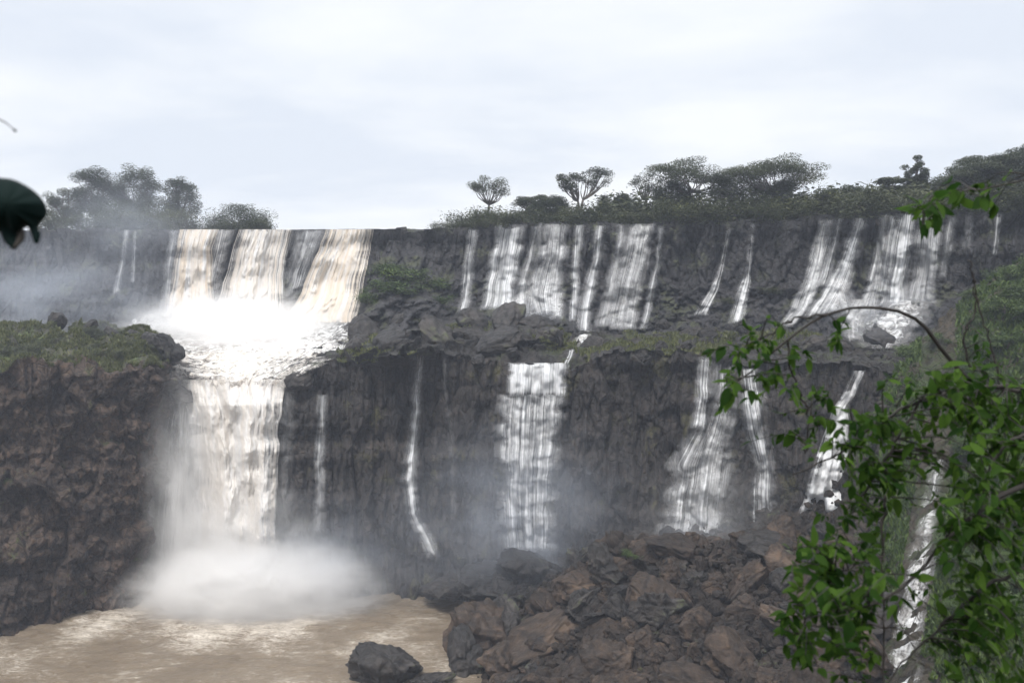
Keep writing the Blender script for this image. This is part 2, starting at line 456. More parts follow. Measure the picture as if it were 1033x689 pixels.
class Surf:
    """column-wise lookup: viewpoint column px and row py -> point on the displaced surface"""
    def __init__(s, G, px0, step):
        s.px0, s.step = px0, step
        _, py = project(G)
        s.py = np.maximum.accumulate(py + np.arange(G.shape[0])[:, None] * 1e-4, axis=0)
        s.D = np.linalg.norm(G[..., :2], axis=-1)
    def dist(s, px, py):
        if not hasattr(s, 'T'):
            s.g = np.arange(150, 760, .5)
            s.T = np.stack([np.interp(s.g, s.py[:, k], s.D[:, k]) for k in range(s.D.shape[1])], 1)
        px, py = np.broadcast_arrays(np.asarray(px, float), np.asarray(py, float))
        c = np.clip((px - s.px0) / s.step, 0, s.T.shape[1] - 1.001); r = np.clip((py - 150) / .5, 0, len(s.g) - 1.001)
        i = c.astype(int); f = c - i; a = r.astype(int); g = r - a
        return (s.T[a, i] * (1 - f) + s.T[a, i + 1] * f) * (1 - g) + (s.T[a + 1, i] * (1 - f) + s.T[a + 1, i + 1] * f) * g
    def at(s, px, py, off=0.0):
        px, py = np.broadcast_arrays(np.asarray(px, float), np.asarray(py, float))
        d = s.dist(px, py) - off
        x, y, z = ray(px, py); k = d / np.sqrt(x * x + y * y)
        return np.stack([x * k, y * k, CZ + z * k], -1)
SC = Surf(Q[n_top:], PXC[0], 1.0)

# ------------------------------------------------------------------ terrain at the foot: rubble slope and overgrown right bank
cp = []
def cpt(px, py, Y): cp.append(P(px, py, Y))
def cpz(px, Y, z):
    q = P(px, 500, Y); q[2] = z; cp.append(q)
for a in [(455, 660, 110), (480, 640, 113), (520, 612, 113), (560, 600, 109), (600, 580, 106), (640, 560, 104), (680, 545, 104), (720, 553, 104), (780, 553, 101), (860, 548, 99),
          (500, 689, 98), (600, 689, 88), (700, 689, 82), (800, 689, 75), (880, 689, 67), (600, 640, 97), (700, 620, 93), (800, 610, 88), (860, 600, 85),
          (905, 375, 101), (940, 330, 106), (985, 285, 109), (1033, 262, 110), (1120, 255, 104), (890, 450, 97), (950, 430, 92), (1033, 400, 84), (930, 520, 84),
          (1000, 520, 72), (1033, 600, 61), (960, 620, 68), (900, 640, 72), (1033, 689, 53), (950, 689, 60), (1120, 400, 72), (1120, 600, 50), (1300, 400, 55), (1300, 600, 38),
          (870, 420, 101), (850, 500, 101)]:
    cpt(*a)
for a in [(455, 95, -3), (430, 110, -3), (450, 122, -3), (400, 120, -6), (400, 90, -8), (400, 60, -8), (470, 60, -3), (600, 60, 0), (600, 35, 0), (800, 50, 8), (800, 30, 6), (1000, 30, 12), (1300, 20, 16),
          (500, 122, 3), (537, 119, 9), (600, 116, 9), (660, 113, 12), (750, 108, 14), (850, 104, 16), (560, 119, 6), (900, 107, 36), (960, 112, 42), (1033, 118, 49)]:
    cpz(*a)
cp = np.array(cp)
def rbf_fit(P_, smooth=.5):
    d = np.linalg.norm(P_[:, None, :2] - P_[None, :, :2], axis=-1)
    n = len(P_); A = np.zeros((n + 3, n + 3)); A[:n, :n] = d + np.eye(n) * -smooth
    A[:n, n] = 1; A[:n, n + 1:] = P_[:, :2]; A[n:, :n] = A[:n, n:].T
    return np.linalg.solve(A, np.r_[P_[:, 2], 0, 0, 0])
W = rbf_fit(cp)
def hz(xy):
    sh = xy.shape[:-1]; q = xy.reshape(-1, 2); out = np.empty(len(q))
    for s in range(0, len(q), 20000):
        d = np.linalg.norm(q[s:s + 20000, None] - cp[None, :, :2], axis=-1)
        out[s:s + 20000] = d @ W[:len(cp)] + W[len(cp)] + q[s:s + 20000] @ W[-2:]
    return out.reshape(sh)
TPX = np.arange(395, 1421, 2.0)
TY = np.r_[np.linspace(126, 50, 300), np.linspace(49.5, 22, 50)]
xd = (TPX - CX) / F / CT
TG = np.zeros((len(TY), len(TPX), 3)); TG[..., 1] = TY[:, None]; TG[..., 0] = TY[:, None] * xd[None] * 1.0
TG[..., 2] = hz(TG[..., :2])
p3 = TG.copy()
rough = fbm(p3 * [.18, .18, 0], 4, 90) * 1.3 + (cells(p3 * [.35, .35, 0], 91)[0] - .5) * 1.5 + (cells(p3 * [.9, .9, 0] + 5, 92)[0] - .5) * .6
TG[..., 2] += rough * .9 - .5
TG[..., 0] += .5 * vnoise(p3 * .7, 93); TG[..., 1] += .5 * vnoise(p3 * .7 + 50, 94)
# rubble keeps rock, the right bank carries soil and plants
tpx, tpy = project(TG)
split = 430 // 1
cS = int((868 - 395) / 2)
grid_mesh('rubble_slope', TG[:, :cS + 1], M['talus'])['kind'] = 'structure'
grid_mesh('hillside', TG[:, cS:], M['slope'])['kind'] = 'structure'
ST_ = Surf(TG, TPX[0], 2.0)

def ground_z(x, y): return float(hz(np.array([[x, y]]))[0])

# bank under the viewpoint
u = np.linspace(0, 1, 60); xs = np.linspace(-14, 14, 80)
prof_y = np.interp(u, [0, .5, .7, 1], [-14, 1.2, 2.6, 14]); prof_z = np.interp(u, [0, .5, .7, 1], [46, 45.3, 43.6, 8])
G = np.zeros((60, 80, 3)); G[..., 0] = xs[None]; G[..., 1] = prof_y[:, None]; G[..., 2] = prof_z[:, None]
G[..., 2] += .12 * fbm(G * .9, 4, 3); 
grid_mesh('ground', G, M['turf'])['kind'] = 'structure'

# ------------------------------------------------------------------ left headland
def pl_pts(lst): return np.array([P(a, b, c) for a, b, c in lst])
top_e = pl_pts([(-420, 374, 92), (-200, 374, 102), (-60, 374, 112), (20, 372, 117), (80, 370, 121), (135, 366, 125), (160, 362, 128), (172, 358, 133), (176, 352, 139), (160, 346, 147), (90, 340, 158), (0, 336, 166)])
base_e = pl_pts([(-420, 600, 92), (-200, 600, 101), (-60, 600, 111), (15, 600, 115.5), (70, 600, 120), (118, 600, 123.5), (141, 600, 126.5), (150, 600, 131), (150, 600, 137), (130, 600, 145), (70, 600, 156), (-20, 600, 164)])
base_e[:, 2] = -2
inner = pl_pts([(-420, 335, 112), (-200, 333, 122), (-60, 330, 134), (10, 328, 138), (50, 328, 139), (90, 330, 140), (110, 332, 141), (120, 334, 142), (125, 334, 144), (110, 333, 149), (60, 333, 158), (-10, 332, 166)])
inner[:, 2] += 0
NL = 620
topL, baseL, inL = smooth_line(top_e, NL), smooth_line(base_e, NL), smooth_line(inner, NL)
mid = topL * .5 + inL * .5; mid[:, 2] = topL[:, 2] * .4 + inL[:, 2] * .6
HL = np.concatenate([lerp_rows(inL, mid, 18), lerp_rows(mid, topL, 26), lerp_rows(topL, baseL, 170, True)])
nf = 44
tan = np.gradient(topL[:, :2], axis=0); tan /= np.linalg.norm(tan, axis=1)[:, None]
nrm = np.stack([tan[:, 1], -tan[:, 0]], -1)
fr = np.clip((np.arange(HL.shape[0]) - nf) / 5, 0, 1)
dL = 3.0 * fbm(HL * [.07, .07, .03] + 3, 3, 105)
cv, cd = cells(HL * [.22, .22, .12], 103); dL = dL + 2.2 * (cv - .5) - .6 * np.exp(-cd * 9)
cv, cd = cells(HL * [.55, .55, .40] + 9, 108); dL = dL + 1.2 * (cv - .5) - .3 * np.exp(-cd * 9)
cv, cd = cells(HL * [1.3, 1.3, 1.0] + 9, 109); dL = dL + .45 * (cv - .5)
dL = dL + 2.0 * fbm(HL * .35, 5, 121) + .3 * fbm(HL * 2, 3, 131) + .6 * vnoise(HL * [.04, .04, .5], 114) + .4 * vnoise(HL * [.13, .13, .7] + 4, 115)
HQ = HL.copy()
HQ[..., :2] += nrm[None] * (dL * fr[:, None])[..., None]
tf = 1 - fr
HQ[..., 2] += tf[:, None] * (3.2 * fbm(HL * .2, 4, 141) + .8 * fbm(HL * .9, 3, 142) + 1.8 * (cells(HL * [.3, .3, 0], 143)[0] - .5))
grid_mesh('left_cliff', HQ[nf - 2:], M['cliff_left'])['kind'] = 'structure'
grid_mesh('headland_ground', HQ[:nf - 1], M['turf'])['kind'] = 'structure'

# ------------------------------------------------------------------ pool
foot = PZ(245, 600, 0.0)
M['pool'] = pool_mat(float(foot[0]), float(foot[1]) - 2)
gx = np.arange(-150, 40, .45); gy = np.arange(10, 142, .45)
G = np.zeros((len(gy), len(gx), 3)); G[..., 0] = gx[None]; G[..., 1] = gy[:, None]
dd = np.hypot(G[..., 0] - foot[0], G[..., 1] - foot[1])
G[..., 2] = fbm(G * [.5, 1.0, 1], 4, 200) * (.28 + .5 * np.exp(-dd / 14))
grid_mesh('river', G, M['pool'])['kind'] = 'structure'

# ------------------------------------------------------------------ waterfalls
def blur(A, n):
    for _ in range(n):
        A = np.pad(A, 1, 'edge')
        A = (A[1:-1, 1:-1] * 2 + A[:-2, 1:-1] + A[2:, 1:-1] + A[1:-1, :-2] + A[1:-1, 2:]) / 6
    return A
def fall(rows, label, surf=None, dens=.5, tint=0., lace=0., off=.35, group=None, name='waterfall', parts=None, smooth=4, relief=.35, fade=(0, 0), parent=None, sub=1.0, ragged=0, edgew=.42, clump=0., topf=3):
    surf = surf or SC
    rows = sorted(rows); py = np.arange(rows[0][0], rows[-1][0] + .01, 1.0)
    rp = [r[0] for r in rows]
    xl = np.interp(py, rp, [r[1] for r in rows]); xr = np.interp(py, rp, [r[2] for r in rows])
    gw = np.clip((xr - xl) * .08, .6, 2.0); xl = xl - gw; xr = xr + gw
    ker = np.hanning(9); ker /= ker.sum()
    sm = lambda v: np.convolve(np.pad(v, 4, 'edge'), ker, 'valid')
    if len(py) > 10: xl, xr = sm(xl), sm(xr)
    w = max(xr - xl); nu = max(6, int(w / .8))
    s = np.linspace(0, 1, nu)
    seed = int(rows[0][1] * 7 + rows[0][0]) % 997
    wd = xr - xl; fl = np.clip((py - py[0]) / 14, 0, 1)
    pn = np.stack([py * .06, 0 * py, 0 * py + seed], -1)
    xl = xl + fl * (.6 + .02 * wd) * fbm(pn, 2, 7); xr = xr + fl * (.6 + .02 * wd) * fbm(pn + 31, 2, 9)
    wob = .5 * vnoise(np.stack([py * .08, 0 * py, 0 * py + seed], -1), 3)
    PX = xl[:, None] * (1 - s) + xr[:, None] * s + (wob * min(1, w / 12))[:, None]
    PY = py[:, None] + 0 * PX
    D = surf.dist(PX, PY)
    for k in (-2.5, 2.5): D = np.minimum(D, surf.dist(PX + k, PY))
    D = blur(D, smooth) if smooth else D
    D = np.minimum(D, surf.dist(PX, PY) - .1)
    D = blur(D, 2)
    um = s[None] * (w * np.mean(D) / F) + seed * 3.7 + 0 * PX; vm = (py - py[0])[:, None] * np.mean(D) / F + 0 * PX
    rl = relief * (fbm(np.stack([um * 1.4, vm * .15, 0 * um], -1), 3, 5) + .5 * fbm(np.stack([um * 3, vm * .9, 0 * um], -1), 3, 6))
    if clump: rl = rl + clump * fbm(np.stack([um * .5, vm * .28, 0 * um + 4], -1), 4, 25)
    edge = np.minimum(s, 1 - s) * 2
    ee = np.minimum(1, edge * 3)[None]
    D = D - (off + .35) * (.4 + .6 * ee) * np.clip(.25 + (py - py[0]) / 34, 0, 1)[:, None] - rl * ee - .1
    x, y, z = ray(PX, PY); k = D / np.sqrt(x * x + y * y)
    Gd = np.stack([x * k, y * k, CZ + z * k], -1)
    # distance in metres from each side, so that wide sheets are solid inside
    em = np.minimum(s, 1 - s)[None] * (xr - xl)[:, None] * np.mean(D) / F
    em = em - np.where(s[None] < .5, 1, 1) * np.clip(fbm(np.stack([py[:, None] * .09 + 0 * PX, 0 * PX + (s[None] > .5) * 9.7, 0 * PX + seed], -1), 4, 17), -.1, 1) * .22 * (wd * np.mean(D) / F).max() * fl[:, None]
    ed = np.clip(em / max(.8, edgew * w * np.mean(D) / F), 0, 1) * .34
    if ragged:
        ev = np.minimum(np.arange(len(py)), np.arange(len(py))[::-1])[:, None] / ragged
        ed = np.minimum(ed, np.clip(ev, 0, 1) * .34)
    else:
        if topf: ed = np.minimum(ed, np.clip((np.arange(len(py))[:, None] + 1 + 3 * vnoise(np.stack([um * .9, 0 * um, 0 * um + seed], -1), 8)) / topf, .3, 1) * .34)
        ed = np.minimum(ed, np.clip((np.arange(len(py))[::-1][:, None] + 1) / 6, 0, 1) * .34)
    dn = np.full(PX.shape, dens + (.045 + .05 * (1 - min(1, w / 12)) if .4 <= dens < .75 else 0))
    tt = np.linspace(0, 1, len(py))[:, None]
    if fade[0]: dn = dn - fade[0] * np.clip(1 - tt * 4, 0, 1)
    if fade[1]: dn = dn - fade[1] * np.clip(tt * 2.5 - 1.5, 0, 1)
    o = grid_mesh(name, Gd, M['water'], parent=parent, attrs=dict(wu=um, wv=vm, edge=ed, dens=dn, tint=np.full(PX.shape, tint), lace=np.full(PX.shape, lace)))
    if parent is None: tag(o, label, 'waterfall', group)
    return o

GU = 'falls over the upper cliff'; GL = 'falls over the lower cliff'
# far left, in the mist
fall([(232, 124, 131), (262, 121, 127), (298, 114, 122)], 'thin faint strand of water on the misty far left cliff', dens=.5, group=GU)
fall([(233, 135, 138), (285, 131, 136)], 'hair-thin trickle beside the faint strand on the misty left cliff', dens=.5, group=GU)
fall([(232, 171, 180), (270, 165, 174), (316, 160, 171)], 'narrow white fall just left of the big tan-streaked fall', dens=.46, group=GU)
# three great upper falls
fall([(231.5, 183, 219), (250, 180, 212), (280, 175, 212), (322, 166, 216)], 'broad tan-streaked white fall at the left of the main curtain', dens=.86, tint=.75, group=GU, relief=.3, off=.9, smooth=60, edgew=.27, clump=.35)
fall([(231.5, 216, 238), (280, 207, 226), (325, 200, 222)], 'thin veil with dark rock gaps between two broad falls', dens=.47, tint=.2, group=GU)
fall([(231.5, 243, 294), (255, 236, 288), (280, 229, 284), (326, 215, 290)], 'broad cream white fall in the middle of the main curtain', dens=.80, tint=.5, group=GU, relief=.3, off=.9, smooth=60, edgew=.27, clump=.35)
fall([(232, 296, 330), (280, 284, 312), (312, 278, 298)], 'sheer grey veil between two broad cream falls', dens=.46, group=GU)
fall([(231.5, 331, 375), (255, 322, 371), (280, 312, 367), (300, 304, 364), (326, 288, 358)], 'broad cream fall at the right end of the main curtain', dens=.84, tint=.7, group=GU, relief=.3, off=.9, smooth=60, edgew=.27, clump=.35)
# central row
fall([(232, 471, 483), (270, 467, 479), (316, 461, 474)], 'narrow straight fall at the left end of the central row', dens=.50, group=GU)
fall([(227, 500, 531), (260, 494, 526), (295, 489, 520), (313, 486, 517)], 'wide white fall second from the left in the central row', dens=.52, edgew=.20, group=GU)
fall([(228, 537, 546), (260, 531, 540), (285, 521, 534), (319, 517, 531)], 'slim fall bouncing off a ledge beside the wide central fall', dens=.55, lace=.3, group=GU)
fall([(226, 549, 574), (260, 544, 571), (298, 533, 567), (318, 540, 564)], 'lacy wide fall in the middle of the central row', dens=.48, edgew=.20, lace=.25, group=GU)
fall([(227, 579, 590), (265, 577, 587), (300, 574, 584), (324, 574, 582)], 'slim straight strand right of the lacy central fall', dens=.54, group=GU)
fall([(228, 600, 611), (262, 596, 608), (300, 586, 600), (336, 581, 596)], 'slanting pale strand reaching lowest in the central row', dens=.52, group=GU)
fall([(226, 634, 660), (255, 629, 655), (290, 620, 648), (333, 611, 641)], 'spreading lacy fall under the flat-topped trees', dens=.47, edgew=.20, lace=.35, group=GU)
fall([(228, 663, 670), (268, 660, 667), (285, 654, 664), (332, 644, 652)], 'thin stepped strand right of the spreading lacy fall', dens=.50, group=GU)
fall([(230, 733, 738), (268, 726, 731), (290, 718, 727), (318, 699, 714)], 'thin trickle sliding left down the bare upper cliff', dens=.62, lace=.15, group=GU)
fall([(226, 757, 762), (272, 752, 758), (290, 744, 757), (326, 733, 750)], 'thin trickle fraying over moss left of the right group', dens=.62, lace=.15, group=GU)
fall([(222, 826, 836), (255, 818, 832), (290, 806, 826), (310, 798, 818), (330, 784, 800)], 'slanting fall at the left edge of the right group', dens=.47, edgew=.20, lace=.25, group=GU)
fall([(220, 843, 852), (250, 836, 846), (290, 822, 838)], 'slim strand between two slanting falls of the right group', dens=.52, group=GU)
fall([(220, 860, 876), (250, 849, 868), (285, 834, 858), (320, 812, 842)], 'dense slanting white fall of the right group', dens=.54, edgew=.20, lace=.2, group=GU)
fall([(217, 887, 898), (255, 882, 893), (285, 874, 890), (318, 860, 884)], 'narrow fall in the middle of the right group', dens=.47, edgew=.20, lace=.2, group=GU)
fall([(216, 906, 924), (250, 898, 920), (285, 892, 915), (308, 888, 914)], 'bright broad fall right of the narrow one in the right group', dens=.53, edgew=.20, group=GU)
fall([(216, 926, 952), (250, 921, 948), (280, 917, 946), (306, 905, 945)], 'wide streaky fall ending on the white cascade', dens=.48, edgew=.20, group=GU)
fall([(217, 955, 966), (250, 951, 961), (280, 946, 954)], 'faint veil at the right end of the right group', dens=.40, group=GU)
fall([(215, 974, 984), (252, 970, 979)], 'faint grey veil on the dark cliff by the far right strand', dens=.36, group=GU)
fall([(216, 1004, 1011), (240, 1002, 1009), (258, 1000, 1007)], 'short white strand at the far right above the green hillside', dens=.62, group=GU)
fall([(303, 882, 950), (318, 868, 944), (335, 862, 930), (352, 868, 914)], 'foaming white cascade tumbling over rocks below the right group', dens=.55, lace=1., group=GU, off=.3, relief=.5)
fall([(225, 541, 548), (262, 536, 545), (300, 528, 541), (320, 526, 540)], 'broken white streak between the slim and the lacy central falls', dens=.47, lace=.3, group=GU)
fall([(300, 512, 530), (322, 508, 524)], 'small white apron at the right foot of the wide central fall', dens=.52, lace=.6, group=GU)
fall([(292, 560, 572), (322, 552, 570)], 'small white apron at the foot of the lacy central fall', dens=.54, lace=.6, group=GU)
fall([(226, 622, 634), (260, 618, 628), (300, 606, 622), (330, 598, 614)], 'thin veil just left of the spreading lacy fall', dens=.46, lace=.3, group=GU)
fall([(222, 834, 843), (250, 826, 838), (280, 816, 832), (300, 808, 824)], 'broken strand filling the gap at the left of the right group', dens=.48, lace=.2, group=GU)
fall([(262, 846, 862), (290, 836, 858), (312, 838, 866), (330, 846, 872)], 'lacy spill between the slanting and the narrow right falls', dens=.45, lace=.7, group=GU)
fall([(218, 897, 906), (260, 890, 898), (300, 884, 892)], 'thin bright thread left of the bright broad right fall', dens=.50, group=GU)
fall([(302, 856, 884), (325, 846, 872), (345, 850, 870)], 'foamy steps at the left of the white cascade', dens=.44, lace=1., group=GU)
# foam basin and bench
fall([(308, 205, 215), (314, 168, 240), (320, 140, 345), (330, 132, 352), (345, 150, 350), (356, 172, 348)], 'white foaming basin at the foot of the main curtain', dens=.80, lace=1., off=.9, relief=.3, name='foam_basin', smooth=10, ragged=9)
fall([(342, 160, 350), (352, 168, 349), (362, 162, 338), (372, 166, 318), (380, 180, 300), (390, 186, 290), (398, 192, 284)], 'broad white rapids sliding over the ledge above the plunge', dens=.78, tint=.4, lace=1., off=.8, relief=.4, name='rapids', smooth=8, ragged=5)
# lower falls
fall([(383, 184, 287), (400, 187, 284), (430, 193, 280), (480, 197, 278), (540, 196, 276), (604, 180, 282)], 'huge cream white plunge into the brown pool', dens=.90, tint=.40, lace=.25, off=2.6, relief=.4, group=GL, smooth=50, edgew=.22, clump=.5, topf=12)
fall([(392, 170, 200), (430, 160, 205), (500, 152, 210), (600, 142, 206)], 'grey spray veil hanging beside the huge plunge', dens=.50, off=1.5, relief=.8, group=GL, smooth=12)
fall([(388, 278, 300), (430, 276, 298), (520, 272, 294)], 'pale veil clinging to rock right of the huge plunge', dens=.30, off=.5, group=GL)
fall([(398, 320, 331), (440, 318, 330), (540, 315, 328)], 'faint straight strand on the dark rock by the plunge', dens=.42, group=GL, fade=(0, .15))
fall([(358, 418, 428), (420, 413, 425), (480, 405, 420), (520, 410, 425), (545, 422, 438), (562, 430, 446)], 'long thin wavering strand left of the curtain fall', dens=.50, group=GL)
fall([(362, 446, 450), (440, 452, 457), (520, 454, 462)], 'barely visible wisp right of the wavering strand', dens=.33, group=GL)
fall([(366, 514, 574), (385, 513, 573), (400, 511, 572)], 'square fringe of water at the top of the curtain fall', dens=.60, group=GL, off=.5, edgew=.12)
fall([(398, 503, 571), (430, 500, 570), (500, 500, 563), (556, 506, 560)], 'wide curtain fall in the centre of the lower cliff', dens=.51, lace=.1, group=GL, off=.9, relief=.3, edgew=.16)
fall([(348, 574, 581), (357, 573, 579), (368, 568, 574)], 'tiny spout feeding the corner of the curtain fall', dens=.62, group=GL)
fall([(334, 586, 600), (343, 578, 592), (350, 575, 584)], 'small bright riffle on the ledge above the tiny spout', dens=.62, lace=1, group=GL)
fall([(360, 703, 718), (400, 700, 716), (432, 694, 714)], 'slim white chute at the upper left of the fan fall', dens=.55, group=GL)
fall([(363, 716, 744), (400, 712, 745), (440, 690, 744), (470, 672, 742), (545, 661, 737)], 'fan-shaped lacy fall spreading over rock', dens=.50, lace=.25, group=GL, off=.7, relief=.35, edgew=.25)
fall([(372, 744, 768), (420, 748, 774), (470, 760, 782), (546, 756, 785)], 'soft white strand partly behind near leaves beside the fan fall', dens=.56, group=GL)
fall([(374, 862, 873), (395, 852, 864), (412, 842, 856), (470, 822, 858), (532, 805, 853)], 'bright widening fall between leafy branches on the right', dens=.70, lace=.2, group=GL, off=.6, edgew=.15)
fall([(455, 938, 955), (500, 930, 948), (535, 922, 946), (575, 912, 944), (620, 902, 936), (700, 884, 926)], 'near cascade running down the overgrown hillside behind leaves', surf=ST_, dens=.60, lace=.7, group=GL, off=.5, relief=.4)
fall([(572, 874, 892), (600, 870, 890), (630, 866, 888)], 'short side spill in shade left of the near cascade', surf=ST_, dens=.56, lace=.5, group=GL, off=.4)

# ------------------------------------------------------------------ mist and haze
def mist(name, center, size, dens, label, col=(.99, .98, .97), power=1.9, nscale=3.2, seed=0.0):
    n1, n2 = 16, 24; V = []; Fc = []
    for i in range(n1 + 1):
        a = math.pi * i / n1
        for j in range(n2):
            b = 2 * math.pi * j / n2; V.append((math.sin(a) * math.cos(b), math.sin(a) * math.sin(b), math.cos(a)))
    for i in range(n1):
        for j in range(n2):
            Fc.append((i * n2 + j, (i + 1) * n2 + j, (i + 1) * n2 + (j + 1) % n2, i * n2 + (j + 1) % n2))
    m, t = newmat(name + '_air'); t.n.remove(bsdf_of(t))
    tc = t.new('ShaderNodeTexCoord').outputs['Object']
    ln = t.new('ShaderNodeVectorMath', operation='LENGTH'); t.link(tc, ln.inputs[0])
    r = t.math('SUBTRACT', 1.0, ln.outputs['Value'], clamp=True)
    r = t.math('POWER', r, power)
    n = t.noise(t.vmul(tc, (1, 1, 1), (seed, seed * .7, 0)), nscale, 3, .6, .6)
    n = t.ramp(n, [(.36, .06), (.64, 1.0)])
    d = t.math('MULTIPLY', t.math('MULTIPLY', r, n), dens)
    pv = t.new('ShaderNodeVolumePrincipled'); pv.inputs['Color'].default_value = (*col, 1); pv.inputs['Anisotropy'].default_value = .2
    t.link(d, pv.inputs['Density']); t.link(pv.outputs[0], t.n['Material Output'].inputs['Volume'])
    o = make_mesh(name, np.array(V), Fc, m); o.location = center; o.scale = size
    tag(o, label, 'mist', kind='stuff')
    return o
def Pt(px, py, Y): return tuple(float(q) for q in P(px, py, Y))
mist('mist', Pt(255, 600, 124), (23, 11, 9), 3.4, 'dense white spray boiling at the foot of the huge plunge', seed=1)
mist('mist', Pt(250, 570, 126), (17, 9, 15), .8, 'looser white spray rising round the foot of the huge plunge', seed=11)
mist('mist', Pt(318, 582, 121), (11, 6, 7), .9, 'bright puff of spray right of the plunge foot', seed=9)
mist('mist', Pt(190, 590, 122), (9, 5, 7), 1.1, 'bright puff of spray left of the plunge foot', seed=10)
mist('mist', Pt(240, 592, 119), (13, 5, 6.5), 2.2, 'brightest burst of spray at the impact of the huge plunge', seed=16)
mist('mist', Pt(188, 525, 128), (9, 7, 26), .75, 'grey spray column left of the huge plunge', seed=2)
mist('mist', Pt(345, 565, 122), (24, 8, 14), .11, 'thin blue mist drifting right across the lower cliff foot', col=(.86, .91, 1.0), seed=3)
mist('mist', Pt(235, 333, 150), (25, 10, 8), 1.9, 'white spray at the foot of the main curtain', seed=4)
mist('mist', Pt(45, 300, 149), (36, 12, 16), .10, 'pale drifting mist on the far left behind the headland', col=(.86, .91, 1.0), seed=5)
mist('mist', Pt(130, 225, 160), (24, 6, 12), .11, 'thin mist greying the left trees', col=(.86, .91, 1.0), seed=8)
mist('mist', Pt(520, 520, 116), (24, 7, 18), .16, 'faint mist before the curtain fall', col=(.86, .91, 1.0), seed=6)
mist('mist', Pt(535, 322, 141), (12, 5, 4.5), .10, 'light spray at the foot of the central row', col=(.86, .91, 1.0), seed=12)
mist('mist', Pt(885, 320, 116), (12, 5, 5), .10, 'light spray over the white cascade on the right', col=(.86, .91, 1.0), seed=13)
mist('mist', Pt(540, 560, 118), (8, 4, 5), .22, 'light spray where the curtain fall lands', col=(.86, .91, 1.0), seed=14)
mist('mist', Pt(705, 538, 108), (9, 4, 4), .20, 'light spray where the fan fall lands', col=(.86, .91, 1.0), seed=15)
mist('mist', Pt(720, 520, 107), (15, 5, 11), .09, 'faint mist at the foot of the fan fall', seed=7)

m, t = newmat('haze_air'); t.n.remove(bsdf_of(t))
pv = t.new('ShaderNodeVolumePrincipled'); pv.inputs['Color'].default_value = (.78, .85, 1.0, 1); pv.inputs['Density'].default_value = .0004
t.link(pv.outputs[0], t.n['Material Output'].inputs['Volume'])
X0, X1, Y0, Y1, Z0, Z1 = -2600, 2600, -20, 2200, -12, 90
V = [(x, y, z) for x in (X0, X1) for y in (Y0, Y1) for z in (Z0, Z1)]
o = make_mesh('haze', np.array(V), [(0, 1, 3, 2), (4, 6, 7, 5), (0, 4, 5, 1), (2, 3, 7, 6), (0, 2, 6, 4), (1, 5, 7, 3)], m, smooth=False)
o['kind'] = 'stuff'

# ------------------------------------------------------------------ leaves in bulk
def leaf_cloud(centers, size, rg, quad=True, up=.8, aspect=1.6):
    n = len(centers)
    a = rg.normal(size=(n, 3)); a /= np.linalg.norm(a, axis=1)[:, None]
    nn = rg.normal(size=(n, 3)); nn[:, 2] += up * 3; nn /= np.linalg.norm(nn, axis=1)[:, None]
    a = np.cross(nn, a); a /= np.linalg.norm(a, axis=1)[:, None] + 1e-9
    b = np.cross(nn, a)
    s = (size * rg.uniform(.6, 1.35, n))[:, None]
    w = s / aspect
    V = np.stack([centers - a * s * .5, centers + b * w * .5 + nn * w * .1, centers + a * s * .5, centers - b * w * .5 + nn * w * .1], 1)
    return V.reshape(-1, 3), np.arange(n * 4).reshape(n, 4)

def shade_attr(rg, n, k=4): return np.repeat(rg.uniform(0, 1, n) ** 1.3, k)

